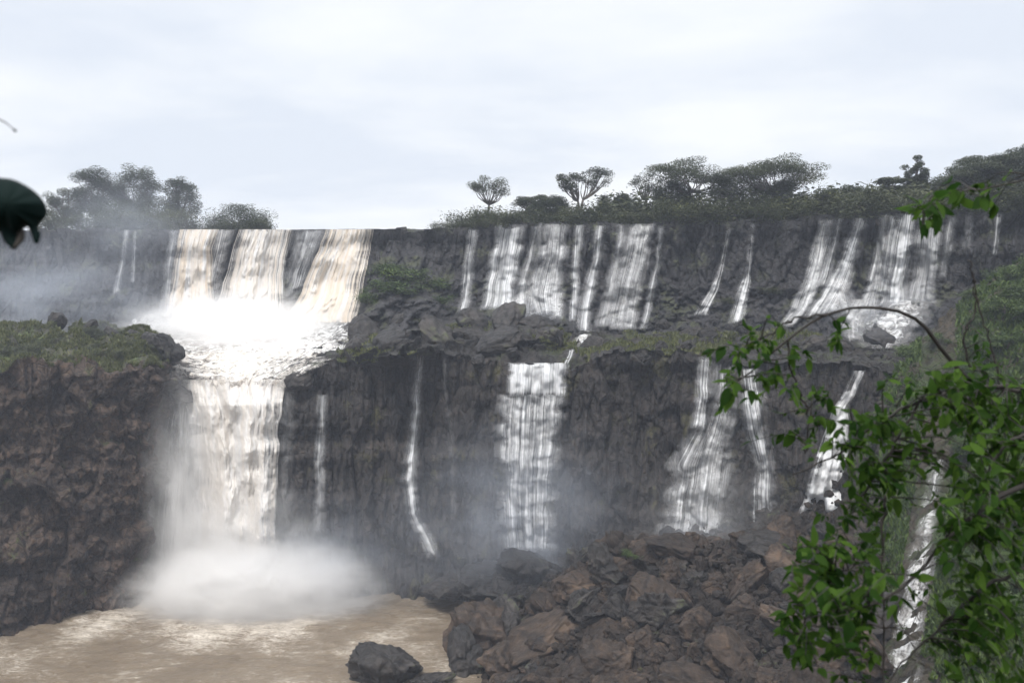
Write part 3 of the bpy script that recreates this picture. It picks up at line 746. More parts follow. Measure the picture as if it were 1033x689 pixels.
def build_tree(label, px0, px1, pyt, pyb, Y, style='round', n_clump=26, leaves=150, group=None, seed=0, lean=0., name='tree', leafsize=.27, trunk_px=None, clump_r=None, base_z=None):
    rg = np.random.default_rng(seed + 100); n_clump = int(n_clump * 1.5); leaves = leaves * (1.5 if style == 'round' else 1.5 if style == 'bush' else 1.1)
    s = Y / F
    W_ = (px1 - px0) * s; H = (pyb - pyt) * s
    Y0_ = Y; Y = max(Y, float(np.interp((px0 + px1) / 2, PXC, lip[:, 1])) + 7 + seed % 3)
    s = Y / F; W_ = (px1 - px0) * s; H = (pyb + 6 - pyt) * s
    c = P((px0 + px1) / 2 if trunk_px is None else trunk_px, pyb + 6, Y)
    root = empty(name, tuple(c)); tag(root, label, 'tree', group)
    offx = 0 if trunk_px is None else ((px0 + px1) / 2 - trunk_px) * s
    cl = []
    k = 0
    while len(cl) < n_clump and k < 9000:
        k += 1
        q = rg.uniform(-1, 1, 3)
        if style == 'umbrella':
            if math.hypot(q[0], q[1]) > 1: continue
            top = 1 - .28 * (q[0] ** 2 + q[1] ** 2)
            z = H * (top - .10 - abs(rg.normal()) * .10)
            z = max(z, H * .45)
        else:
            if (q ** 2).sum() > 1 or (q ** 2).sum() < .15: continue
            lo = .0 if style == 'bush' else .55 if style == 'open' else .30
            z = H * (lo + (1 - lo) * (.5 + .47 * q[2]))
        r = W_ / 2 * .88
        p = np.array([offx + q[0] * r, q[1] * r * .7, z])
        cl.append(p)
    cl = np.array(cl)
    if style == 'umbrella':
        npad = max(5, min(14, int(W_ / 1.6)))
        px_ = np.linspace(-.78, .78, npad) + rg.uniform(-.12, .12, npad)
        pz_ = H * (.97 - .18 * np.abs(px_) ** 2 - rg.uniform(0, .30, npad)); pr_ = rg.uniform(.18, .36, npad)
        for i in range(len(cl)):
            k_ = i % npad
            an = rg.uniform(0, 6.28); rr = math.sqrt(rg.uniform(0, 1)) * pr_[k_] * W_ / 2
            cl[i] = [offx + px_[k_] * W_ / 2 * .85 + rr * math.cos(an), rg.normal() * W_ * .18 + rr * math.sin(an) * .7, pz_[k_] - .10 * H * (rr / (pr_[k_] * W_ / 2)) ** 2 - abs(rg.normal()) * .03 * H - .04 * H]
    cr = clump_r or max(.45, (.105 if style == 'umbrella' else .14) * W_)
    Vs = []
    for p in cl:
        m = int(leaves * 1.5 * rg.uniform(.6, 1.6))
        d = rg.normal(size=(m, 3)); d *= (rg.uniform(0, 1, m) ** .4 / np.linalg.norm(d, axis=1))[:, None] * cr; d = d * [1.15, 1.15, .42 if style == 'umbrella' else .8]
        Vs.append(p + d)
    C_ = np.concatenate(Vs); C_ = C_[(C_[:, 2] > .05) & (C_[:, 2] < H * 1.06)]
    V, Fc = leaf_cloud(C_, leafsize, rg)
    # trunk and limbs
    mb = MB()
    fork = np.array([lean * W_ * .3, 0, H * (.38 if style != 'bush' else .2)])
    tr = max(.12, .022 * H + .05)
    bend = np.array([rg.uniform(-.04, .04) * H, 0, 0])
    mb.add(*tube(smooth_line([[0, 0, -1.0], [0, 0, 0], fork * .5 + bend, fork], 8), np.linspace(tr * 1.25, tr * .8, 8), 7))
    mb.build('trunk', M['bark'], root)
    lb = MB()
    order = rg.permutation(len(cl))[:min(len(cl), 22)]
    for i in order:
        p = cl[i]; mid_ = fork * .45 + p * .55; mid_[2] -= .06 * H; mid_[:2] += rg.normal(size=2) * .05 * W_
        lb.add(*tube(smooth_line([fork, mid_, p], 7), np.linspace(tr * .5, .035, 7), 5))
    lb.build('limbs', M['bark'], root)
    o = make_mesh('crown', V, Fc, M['tree_leaf'], smooth=False, parent=root, attrs=dict(shade=shade_attr(rg, len(Fc))))
    return root

GTL = 'trees above the main curtain on the left'; GTR = 'trees along the plateau edge'
build_tree('low rounded grey tree at the left end of the misty clump', 44, 86, 192, 236, 176, n_clump=26, seed=1, group=GTL)
build_tree('tall rounded tree in the misty left clump', 72, 124, 170, 236, 177, n_clump=46, leaves=170, seed=2, group=GTL)
build_tree('tallest broad tree in the middle of the misty left clump', 112, 164, 167, 236, 178, n_clump=46, leaves=170, seed=3, group=GTL)
build_tree('separate round-headed tree right of the misty left clump', 160, 204, 180, 236, 176, n_clump=30, seed=4, group=GTL, leaves=150)
build_tree('lower spreading tree filling the front of the left clump', 84, 190, 204, 236, 171, 'bush', n_clump=60, seed=5, group=GTL)
build_tree('low dome-shaped tree tapering off right of the left clump', 203, 281, 209, 235, 173, 'bush', n_clump=46, seed=6, group=GTL)
build_tree('small lone leaning tree above the wide central fall', 472, 514, 180, 218, 152, 'open', n_clump=13, leaves=150, seed=7, group=GTR, lean=.5, trunk_px=487)
build_tree('low flat tree right of the lone leaning tree', 514, 562, 192, 222, 150, 'umbrella', n_clump=22, seed=8, group=GTR)
build_tree('left half of a pair of trees with bare fan-like limbs', 560, 592, 174, 216, 147, 'open', n_clump=10, leaves=130, seed=9, group=GTR, trunk_px=583)
build_tree('right half of the paired trees with fan-like limbs', 584, 619, 170, 216, 147, 'open', n_clump=11, leaves=130, seed=10, group=GTR, trunk_px=588)
build_tree('sparse wispy tree left of the big flat-topped tree', 634, 668, 174, 214, 144, 'open', n_clump=12, leaves=70, seed=11, group=GTR)
build_tree('big flat-topped tree with gaps of sky in its crown', 650, 742, 154, 214, 143, 'umbrella', n_clump=46, leaves=150, seed=12, group=GTR)
build_tree('spreading flat-topped tree right of the big flat-topped one', 728, 832, 157, 214, 141, 'umbrella', n_clump=52, leaves=150, seed=13, group=GTR)
build_tree('low dark tree between the two flat-topped trees', 710, 778, 180, 214, 139, 'round', n_clump=30, seed=14, group=GTR)
build_tree('thin low tree right of the spreading flat-topped tree', 822, 872, 186, 214, 136, 'umbrella', n_clump=20, leaves=90, seed=15, group=GTR)
build_tree('medium grey tree left of the ball-headed tree', 868, 914, 174, 212, 134, 'umbrella', n_clump=26, seed=16, group=GTR)
build_tree('slim ball-headed tree standing above its neighbours', 908, 938, 159, 210, 133, 'round', n_clump=20, seed=17, group=GTR)
build_tree('large dark tree at the far right edge above the hillside', 948, 1034, 144, 208, 130, 'umbrella', n_clump=56, leaves=180, seed=18, group=GTR)
build_tree('tall spreading tree reaching out past the right edge', 1000, 1096, 140, 208, 128, 'umbrella', n_clump=56, leaves=180, seed=19, group=GTR)
build_tree('rounded tree in front of the large dark right tree', 925, 986, 176, 210, 128, 'round', n_clump=30, seed=20, group=GTR)
for i_, (a_, b_, t_, l_) in enumerate([(842, 882, 190, 'low round-crowned tree above the left of the right falls group'), (880, 925, 184, 'low round-crowned tree below the medium grey tree'), (655, 700, 184, 'low round tree under the left half of the big flat-topped tree'), (770, 815, 184, 'low round tree under the spreading flat-topped tree'),
        (600, 640, 196, 'low round tree right of the paired trees'), (535, 575, 198, 'low round tree left of the paired trees'), (960, 1010, 168, 'dark round tree in front of the large dark right tree')]):
    build_tree(l_, a_, b_, t_, 214, 134, 'bush', n_clump=26, seed=40 + i_, group=GTR)
build_tree('dense rounded tree below the tall spreading right tree', 985, 1052, 170, 208, 127, 'round', n_clump=36, seed=24, group=GTR)

# plateau-edge bushes
def bush_proto(seed, leafmat, n=2200, leafsize=.15):
    rg = np.random.default_rng(seed)
    cl = rg.uniform(-1, 1, (14, 3)); cl[:, 2] = np.abs(cl[:, 2]) * .8; cl[:, :2] *= .8
    d = cl[rg.integers(0, 14, n)] + rg.normal(size=(n, 3)) * [.24, .24, .16]
    d[:, 2] = np.clip(d[:, 2], -.1, 2)
    V, Fc = leaf_cloud(d * [1.6, 1.3, 1.3], leafsize, rg)
    root = empty('bush', (0, 0, 0))
    make_mesh('foliage', V, Fc, leafmat, smooth=False, parent=root, attrs=dict(shade=shade_attr(rg, n)))
    mb = MB()
    for q in cl[:7]:
        e = q * [1.5, 1.2, 1.2]
        mb.add(*tube(smooth_line([[0, 0, -.5], e * [.3, .3, .5], e], 5), np.linspace(.06, .015, 5), 4))
    mb.build('stem', M['bark'], root)
    return root
protos = [bush_proto(300 + i, M['bush_leaf']) for i in range(5)]
sprotos = [bush_proto(320 + i, M['slope_leaf'], 2000, .19) for i in range(4)]
used = set()
def put_bush(kind, p, s, label, group, rz):
    plist = protos if kind == 0 else sprotos
    i = int(rz * 1000) % len(plist)
    src = plist[i]
    if id(src) in used: r = copy_tree(src)
    else: r = src; used.add(id(src))
    r.location = p; r.scale = s; r.rotation_euler = (0, 0, rz)
    tag(r, label, 'bush', group); r['kind'] = 'thing'
    return r
GB = 'bushes along the plateau edge'
def lab_edge(px):
    for a, b in ((230, 'low grey bush under the misty left trees'), (470, 'bush at the left end of the plateau hedge line'), (520, 'plateau bush below the lone leaning tree'),
                 (560, 'plateau bush between the lone tree and the paired trees'), (630, 'plateau bush below the fan-limbed paired trees'), (700, 'plateau bush under the big flat-topped tree'),
                 (770, 'plateau bush between the two flat-topped trees'), (840, 'plateau bush under the spreading flat-topped tree'), (905, 'plateau bush above the left of the right falls group'),
                 (960, 'plateau bush above the bright broad right fall')):
        if px < b_ if False else px < a: return b
    return 'plateau bush below the far right trees'
for k in range(16):
    px = 48 + k * 14.5 + rng.uniform(-4, 4); p = P(px, 236, 168 + rng.uniform(-1, 3)); p[2] = LIPZ - .1
    h = 1.3 if px > 205 else 2.2
    put_bush(0, tuple(p), (2.0, 2.0, 1.5 * h * rng.uniform(.6, 1.1)), lab_edge(px), GB, rng.uniform(0, 6))
for k in range(100):
    px = 448 + k * 6.4 + rng.uniform(-4, 4)
    Yl = np.interp(px, PXC, lip[:, 1])
    p = P(px, 230, Yl + 1 + (k % 2) * 5 + rng.uniform(0, 3)); p[2] = LIPZ - .1
    hs = (rng.uniform(1.0, 2.0) * (1 + .35 * math.sin(k * .31) * math.sin(k * .83 + 1)) + (k % 2) * .9) * (1.0 if px < 640 else 1.3)
    if px < 470: hs *= .75
    put_bush(0, tuple(p), (1.6 * hs, 1.5, hs * 1.15), lab_edge(px), GB, rng.uniform(0, 6))
# ledge bushes
GLB = 'bushes on the middle ledge'
for (px, py, s, lb) in [(398, 280, 2.4, 'green bush crowning the dark rock mound'), (416, 276, 1.9, 'green bush crowning the dark rock mound'), (382, 288, 1.8, 'green bush crowning the dark rock mound'), (372, 300, 1.6, 'green bush crowning the dark rock mound'), (390, 272, 1.8, 'green bush crowning the dark rock mound'), (408, 290, 2.0, 'green bush crowning the dark rock mound'), (432, 286, 1.7, 'green bush crowning the dark rock mound'), (440, 300, 1.3, 'green bush crowning the dark rock mound'), (430, 322, 1.2, 'brownish bush on the right flank of the rock mound'),
        (450, 330, .9, 'brownish bush on the right flank of the rock mound'), (640, 342, 1.1, 'olive bush on the ledge below the spreading lacy fall'), (660, 343, 1.2, 'olive bush on the ledge below the spreading lacy fall'),
        (680, 340, 1.2, 'olive bush on the ledge left of the fan fall'), (700, 337, 1.1, 'olive bush on the ledge left of the fan fall'), (720, 333, 1.0, 'olive bush on the ledge left of the fan fall'),
        (735, 300, .9, 'mossy bush beside the trickles on the bare upper cliff'), (775, 290, 1.0, 'mossy bush beside the trickles on the bare upper cliff'), (745, 340, 1.2, 'low bush on the ledge above the fan fall'), (770, 345, 1.2, 'low bush on the ledge above the fan fall'), (800, 345, 1.2, 'low bush on the ledge below the slanting right fall')]:
    p = SC.at(px, py, .5); p[2] -= .9
    put_bush(1 if 'mound' in lb and 'green' in lb else 0, tuple(map(float, p)), (1.4 * s, s, .8 * s), lb, GLB, rng.uniform(0, 6))
GHD = 'low bushes on the headland top'
rgh = np.random.default_rng(12)
for k in range(52):
    px = rgh.uniform(-60, 158); jx = rgh.uniform(.05, .9); Ya = np.interp(px, [-200, 0, 150], [104, 118, 127]) + 1 + jx * 16
    py = np.interp(jx, [0, 1], [362, 331]); s_ = rgh.uniform(.5, 1.0)
    lb = 'low bush on the back of the headland' if jx > .6 else 'low bush in the middle of the headland grass' if jx > .3 else 'low bush along the brown rim of the headland'
    put_bush(0, Pt(px, py + 1, Ya), (s_ * 1.9, s_ * 1.7, s_ * 1.0), lb, GHD, rgh.uniform(0, 6))
# hillside bushes
GHB = 'shrubs on the green hillside'
rg = np.random.default_rng(55); cnt = 0
while cnt < 95:
    px = rg.uniform(872, 1100); Y = rg.uniform(52, 110)
    x = (px - CX) / F * Y; z = ground_z(x, Y); qx, qy = project(np.array([x, Y, z]))
    if qy > 740 or z < 20: continue
    casc = np.interp(qy, [455, 535, 620, 700], [947, 934, 919, 905])
    if qy > 440 and abs(px - casc) < 26: continue
    sc_ = rg.uniform(.6, 1.25) * (.55 + Y / 200)
    lb = ('shrub on the hillside crest under the far right strand' if qy < 330 else 'shrub in the middle of the green hillside beside the white cascade' if qy < 420 else
          'shrub low on the hillside right of the near cascade' if px > casc else 'shrub low on the hillside left of the near cascade')
    put_bush(1, (x, Y, z + .1), (sc_ * 1.1, sc_, sc_ * rg.uniform(.6, 1.1)), lb, GHB, rg.uniform(0, 6)); cnt += 1
for q in protos + sprotos: assert id(q) in used

# grass on the headland, ground cover on the hillside and ledge: uncountable
def ground_cover(name, pts, h, mat, seed, label, width=.12):
    rg = np.random.default_rng(seed); n = len(pts)
    a = rg.uniform(0, 2 * math.pi, n); d = np.stack([np.cos(a), np.sin(a), 0 * a], -1) * width * rg.uniform(.6, 1.4, n)[:, None]
    tip = pts + np.stack([rg.normal(0, .35, n) * h, rg.normal(0, .35, n) * h, h * rg.uniform(.4, 1.2, n)], -1)
    V = np.stack([pts - d, pts + d, tip], 1).reshape(-1, 3)
    o = make_mesh(name, V, np.arange(n * 3).reshape(n, 3), mat, smooth=False, attrs=dict(shade=shade_attr(rg, n, 3)))
    tag(o, label, 'grass', kind='stuff'); return o
rg = np.random.default_rng(3)
def sample_grid(G, n, rg, mask=None):
    i = rg.uniform(0, G.shape[0] - 1.01, n); j = rg.uniform(0, G.shape[1] - 1.01, n)
    a, b = i.astype(int), j.astype(int); fa, fb = (i - a)[:, None], (j - b)[:, None]
    return G[a, b] * (1 - fa) * (1 - fb) + G[a + 1, b] * fa * (1 - fb) + G[a, b + 1] * (1 - fa) * fb + G[a + 1, b + 1] * fa * fb
gp = sample_grid(HQ[:nf + 2, 150:], 90000, rg)
keep = fbm(gp * .8, 3, 7) > -.10
ground_cover('grass', gp[keep], .55, M['grass'], 8, 'green tufted grass covering the headland top')
hp = sample_grid(TG[:, cS:], 260000, rg); hx, hy = project(hp)
keep = (hp[:, 2] > 18) & (hx < 1150) & (fbm(hp * .2, 3, 9) > -.5) & (np.abs(hx - np.interp(hy, [455, 535, 620, 700], [947, 934, 919, 905])) > 18)
ground_cover('undergrowth', hp[keep], .6, M['slope_leaf'], 9, 'leafy ground cover on the right hillside', .22)
lp = sample_grid(Q[rows_led, 760:1250], 40000, rg)
keep = (fbm(lp * .15, 3, 19) > .2)
ground_cover('ledge_grass', lp[keep], .5, M['grass'], 10, 'olive grass on the middle ledge')

# ------------------------------------------------------------------ boulders
def ico(sub):
    import bmesh
    bm = bmesh.new(); bmesh.ops.create_icosphere(bm, subdivisions=sub, radius=1)
    V = np.array([v.co[:] for v in bm.verts]); Fc = np.array([[v.index for v in f.verts] for f in bm.faces]); bm.free()
    return V, Fc
IV, IF = ico(5)
def boulder_mesh(seed, sharp=14, squash=(1, .9, .8), chunk=.15):
    rg = np.random.default_rng(seed)
    V = IV.copy()
    r = np.full(len(V), 1.35)
    for k in range(sharp):                       # cut by random planes: angular block
        n = rg.normal(size=3); n /= np.linalg.norm(n); d = rg.uniform(.62, .95)
        c = V @ n; r = np.where(c > 1e-3, np.minimum(r, d / np.maximum(c, 1e-3)), r)
    V = V * r[:, None]
    V = V * (1 + .16 * fbm(V * 1.6 + seed, 4, seed)[:, None] + .09 * fbm(V * 5 + seed, 4, seed + 5)[:, None] - .05 * np.exp(-cells(V * 1.8 + seed, seed)[1] * 12)[:, None])
    V = V * (1 + chunk * (cells(V * 1.9 + seed * 1.3, seed + 3)[0] - .5) + chunk * .5 * (cells(V * 4.5 + seed * 1.3, seed + 4)[0] - .5))[:, None]
    return V * squash
def boulder_proto(seed, mat, **kw):
    o = make_mesh('boulder', boulder_mesh(seed, **kw), IF, mat); o.location = (0, 0, -500); return o
bprot = [boulder_proto(500 + i, M['boulder'], sharp=18 + i * 2, chunk=.12) for i in range(10)]
bdark = [boulder_proto(540 + i, M['boulder_dark'], sharp=12 + i) for i in range(4)]
bround = [boulder_proto(560 + i, M['boulder_dark'], sharp=60, chunk=.05) for i in range(4)]
bused = set()
def put_boulder(p, s, label, group, dark=False, rot=None, idx=None, rg=rng):
    lst = bround if dark == 'round' else bdark if dark else bprot
    src = lst[(idx if idx is not None else rg.integers(0, 99)) % len(lst)]
    if id(src) in bused: o = src.copy(); COL.objects.link(o)
    else: o = src; bused.add(id(src))
    o.location = tuple(map(float, p)); o.scale = s if isinstance(s, tuple) else (s * rg.uniform(.8, 1.3), s, s * rg.uniform(.7, 1.05))
    o.rotation_euler = rot if rot else (rg.uniform(-.9, .9), rg.uniform(-.9, .9), rg.uniform(0, 6.28))
    return tag(o, label, 'boulder', group)
GBO = 'boulders of the rubble slope'
put_boulder(PZ(396, 674, .9), (4.3, 3.6, 3.4), 'dark wet boulder standing alone in the brown pool', GBO, True, (.1, .2, .6), 0)
put_boulder(PZ(374, 682, .2), (2.6, 2.2, 2.0), 'low dark rock at the left foot of the lone pool boulder', GBO, True, (.3, .1, 2.0), 1)
put_boulder(PZ(432, 688, .2), (3.2, 2.2, 1.7), 'flat dark rock at the right foot of the lone pool boulder', GBO, True, (.0, .1, 1.0), 2)
put_boulder(P(484, 640, 107), (5.2, 4.5, 5.4), 'large grey-faced block at the water edge', GBO, False, (.3, .3, .5), 3)
put_boulder(P(470, 665, 103), (3.6, 3.0, 4.2), 'dark steep block below the large grey-faced one', GBO, True, (.2, .5, 1.5), 3)
put_boulder(P(545, 648, 100), (6.8, 3.4, 3.6), 'long tilted slab pointing up to the right', GBO, False, (.15, -.62, .15), 4)
put_boulder(P(612, 640, 97), (5.2, 3.0, 3.2), 'second tilted slab right of the long one', GBO, False, (.1, -.7, .3), 5)
put_boulder(P(537, 576, 118), (4.2, 3.2, 3.6), 'dark misty peaked rock at the foot of the curtain fall', GBO, True, (.2, .1, .4), 0)
put_boulder(P(490, 590, 120), (5.5, 4, 3.0), 'dark misty rock left of the peaked rock', GBO, True, (.1, .2, .9), 1)
put_boulder(P(450, 594, 122), (4.5, 3, 2.4), 'low misty rock where the wavering strand lands', GBO, True, (.1, .1, 2.2), 2)
put_boulder(P(612, 572, 104), (3.8, 3.2, 2.8), 'dark rounded boulder on the crest left of the mossy patch', GBO, True, (.4, .2, 1.0), 3)
put_boulder(P(683, 552, 102), (4.4, 3.2, 2.6), 'highest brown boulder right of the mossy patch', GBO, False, (.2, .3, .3), 6)
put_boulder(P(770, 552, 101), (3.8, 3.0, 1.9), 'flat dark boulder at the foot of the soft strand', GBO, True, (.1, .2, .3), 1)
rg = np.random.default_rng(77); cnt = 0
pos_b = []
while cnt < 262:
    px = rg.uniform(452, 892); Y = rg.uniform(66, 117)
    x = (px - CX) / F * Y; z = ground_z(x, Y); qx, qy = project(np.array([x, Y, z]))
    if z < -.3 or qy > 715 or qy < 540: continue
    s = float(np.clip(rg.lognormal(.38, .45), .7, 3.3))
    if any((x - a) ** 2 + (Y - b) ** 2 < (.66 * (s + c)) ** 2 for a, b, c in pos_b): 
        if rg.uniform() < .9: continue
    pos_b.append((x, Y, s)); cnt += 1
    far_ = Y > 112
    size = 'large' if s > 1.7 else 'mid-sized' if s > 1.0 else 'small'
    zone = ('among the misty rocks at the foot of the curtain fall' if far_ else 'by the water edge of the rubble slope' if qx < 540 else
            'on the crest of the rubble slope below the fan fall' if qy < 590 and qx > 640 else 'on the crest of the rubble slope left of the mossy patch' if qy < 590 else
            'low on the rubble slope under the tilted slabs' if qx < 660 and qy > 640 else 'in the middle of the rubble slope' if qx < 760 else
            'of the rubble slope beside the near leafy branches')
    put_boulder((x, Y, z + .25 * s), s, f'{size} brown boulder {zone}' if not far_ else f'{size} dark boulder {zone}', GBO, far_ or rg.uniform() < .12, rg=rg)
# headland and ledge rocks
GHR = 'rocks on the headland and ledge'
for (px, py, Y, s, lb) in [(168, 350, 133, 2.6, 'large rounded dark rock at the tip of the headland'), (150, 344, 136, 2.2, 'rounded dark rock behind the headland tip'), (134, 340, 137, 2.0, 'rounded dark rock left of the headland tip rocks'),
        (178, 356, 133, 1.8, 'small dark rock at the very edge of the headland tip'), (58, 324, 139, 2.3, 'squarish grey rock on the headland skyline'), (92, 328, 139, 1.7, 'small grey rock on the headland skyline'), (112, 336, 137, 1.7, 'grey rock in the grass behind the headland rim'),
        (182, 398, 133, 2.4, 'dark rock splitting the water beside the headland'), (174, 384, 132, 2.6, 'dark rock under the headland tip by the rapids')]:
    put_boulder(P(px, py, Y), s, lb, GHR, 'round', rg=rg)
for (px, py, s, lb) in [(368, 338, 3.0, 'rounded dark rock right of the white foam basin'), (362, 352, 2.4, 'dark rock at the corner of the rapids'), (395, 346, 3.0, 'broad dark rock below the rock mound'), (300, 384, 2.2, 'low dark rock right of the rapids lip'),
        (440, 342, 2.8, 'dark ledge rock right of the rock mound'), (478, 330, 3.2, 'dark ledge rock below the narrow straight central fall'), (512, 326, 3.0, 'large dark rock below the wide central fall'), (540, 330, 2.8, 'dark rock below the lacy central fall'),
        (505, 344, 2.6, 'flat dark rock on the ledge above the curtain fall'), (556, 342, 2.4, 'flat dark rock right of the ledge above the curtain fall'), (888, 345, 2.0, 'pointed dark rock splitting the foot of the white cascade'),
        (846, 348, 2.2, 'dark rock left of the white cascade foot'), (824, 352, 2.2, 'dark rock on the ledge behind the leafy branch')]:
    p = SC.at(px, py, .3); put_boulder(p, s * 1.45, lb, GHR, 'round', rg=rg)
rgl = np.random.default_rng(31); cnt = 0
while cnt < 70:
    px = rgl.uniform(352, 900); py = rgl.uniform(322, 366)
    if 560 < px < 585: continue
    p = SC.at(px, py, .2); s_ = rgl.uniform(.6, 1.9)
    zone = 'between the rock mound and the curtain fall' if px < 500 else 'below the central row of falls' if px < 610 else 'left of the fan fall' if px < 710 else 'above the fan fall' if px < 800 else 'below the right group of falls'
    put_boulder(p, s_, f"{'big' if s_ > 1.2 else 'small'} dark rock on the ledge {zone}", GHR, 'round' if cnt % 2 else True, rg=rgl); cnt += 1
for b in bprot + bdark + bround: assert id(b) in bused
# loose rubble, uncountable
rg = np.random.default_rng(91)
sv, sf = ico(1)
pts = []
while len(pts) < 6000:
    px = rg.uniform(448, 895, 4000); Y = rg.uniform(64, 118, 4000); x = (px - CX) / F * Y; z = hz(np.stack([x, Y], -1)); qx, qy = project(np.stack([x, Y, z], -1))
    k = (z > -.6) & (qy < 720); pts += list(np.stack([x, Y, z], -1)[k])
pts = np.array(pts[:2600]); n = len(pts)
Vn = sv[None] * rg.uniform(.55, 1.2, (n, len(sv), 1)) * (rg.uniform(.35, .9, (n, 1, 1)) ** 2 * rg.uniform(.7, 1.3, (n, 1, 3)))
rz = ST_  # real surface heights
Vn = Vn + pts[:, None] + [0, 0, .45]
o = make_mesh('rubble', Vn.reshape(-1, 3), (sf[None] + (np.arange(n) * len(sv))[:, None, None]).reshape(-1, 3), M['talus'], smooth=False)
tag(o, 'loose brown stones between the boulders', 'rubble', kind='stuff')
# mossy patch
mp = []
for k in range(7):
    p = P(647 + rng.uniform(-12, 12), 556 + rng.uniform(-3, 3), 103); p[2] -= .6
    put_bush(1, tuple(map(float, p)), (.9, .9, .45), 'bright green low plant on the crest of the boulders', 'mossy patch on the boulders', rng.uniform(0, 6))

# ------------------------------------------------------------------ near plants
def leaf_blade(L, Wd, droop=.25, fold=.25, n=6):
    """pointed oval blade along +x, folded at the midrib"""
    V = []; Fc = []
    for i in range(n + 1):
        u_ = i / n; w = Wd * (math.sin(math.pi * u_ ** .8) ** .9) * .5 if 0 < i < n else 0.0005
        z = -droop * L * u_ * u_; V += [(u_ * L, -w, z + w * fold), (u_ * L, 0, z), (u_ * L, w, z + w * fold)]
    for i in range(n):
        a = i * 3; Fc += [(a, a + 1, a + 4, a + 3), (a + 1, a + 2, a + 5, a + 4)]
    return np.array(V), np.array(Fc)
LB = [leaf_blade(1, .42, .2), leaf_blade(1, .5, .35), leaf_blade(1, .36, .1)]

def build_branch(label, stems, clusters, seed, name='branch', leaf=(.030, .070), root_at=None, cat='branch', tip_leaves=10, group='branches near the viewpoint', mat=None):
    rg = np.random.default_rng(seed)
    first = stems[0][0]; base = P(*first[:3])
    root = empty(name, tuple(map(float, base))); tag(root, label, cat, group)
    allp = []; mb = MB()
    for st in stems:
        pts = smooth_line(np.array([P(*q[:3]) for q in st]), 26) - base
        r0, r1 = (st[0][3] if len(st[0]) > 3 else .009), .0025
        pts = pts + rg.normal(size=pts.shape) * .004
        mb.add(*tube(pts, np.linspace(r0, r1, 26), 6)); allp.append(pts)
    A_ = np.concatenate(allp)
    tb = mb; LV = []; LF = []; sh = []; nb = 0
    def put_leaf(pos, d, size):
        nonlocal nb
        V0, F0 = LB[rg.integers(0, 3)]
        d = d / (np.linalg.norm(d) + 1e-9); upv = np.array([0, -.35, 1.0]) + rg.normal(size=3) * .55
        sd = np.cross(upv, d); sd /= np.linalg.norm(sd) + 1e-9; nn = np.cross(d, sd)
        Vw = pos + size * (V0[:, :1] * d + V0[:, 1:2] * sd + V0[:, 2:3] * nn)
        LV.append(Vw); LF.append(F0 + nb); nb += len(Vw); sh.append(np.full(len(Vw), rg.uniform(0, 1) ** 1.6))
    for (px, py, Y, rad, cnt_) in clusters:
        for k in range(int(cnt_ * (1.2 if py > 500 else 1.4 if px > 860 else 1.2))):
            q = P(px + rg.normal() * rad * .62, py + rg.normal() * rad * .62, Y + rg.normal() * .25) - base
            qx_, qy_ = project(q + base)
            if qy_ > 450 and abs(qx_ - np.interp(qy_, [455, 535, 620, 700], [945, 932, 916, 902])) < 24 and rg.uniform() < .8: continue
            dist = np.linalg.norm((A_ - q) * [1, .6, 1], axis=1); s0 = A_[np.argsort(dist)[rg.integers(0, 4)]]
            L = np.linalg.norm(q - s0)
            if L > .55: s0 = q + (s0 - q) / L * rg.uniform(.3, .55); L = .5
            mid_ = (s0 + q) / 2 + np.array([rg.normal() * .03, rg.normal() * .03, .12 * L])
            tw = smooth_line([s0, mid_, q], 9); tb.add(*tube(tw, np.linspace(.003, .0012, 9), 4))
            nl = max(3, int(tip_leaves * rg.uniform(.6, 1.2)))
            for m_ in range(nl):
                u_ = rg.uniform(.25, 1); i_ = min(7, int(u_ * 8)); pos = tw[i_] * (1 - (u_ * 8 - i_)) + tw[i_ + 1] * (u_ * 8 - i_) if i_ < 8 else tw[-1]
                td = tw[min(8, i_ + 1)] - tw[i_]; td /= np.linalg.norm(td) + 1e-9
                side = rg.normal(size=3); side[2] -= .5
                put_leaf(pos, td * .6 + side * .6, rg.uniform(*leaf) * rg.choice([.6, .85, 1.0, 1.0, 1.25]))
    tb.build('stem', M['twig'], root)
    make_mesh('foliage', np.concatenate(LV), np.concatenate(LF), mat or M['near_leaf'], parent=root, attrs=dict(shade=np.concatenate(sh)))
    return root

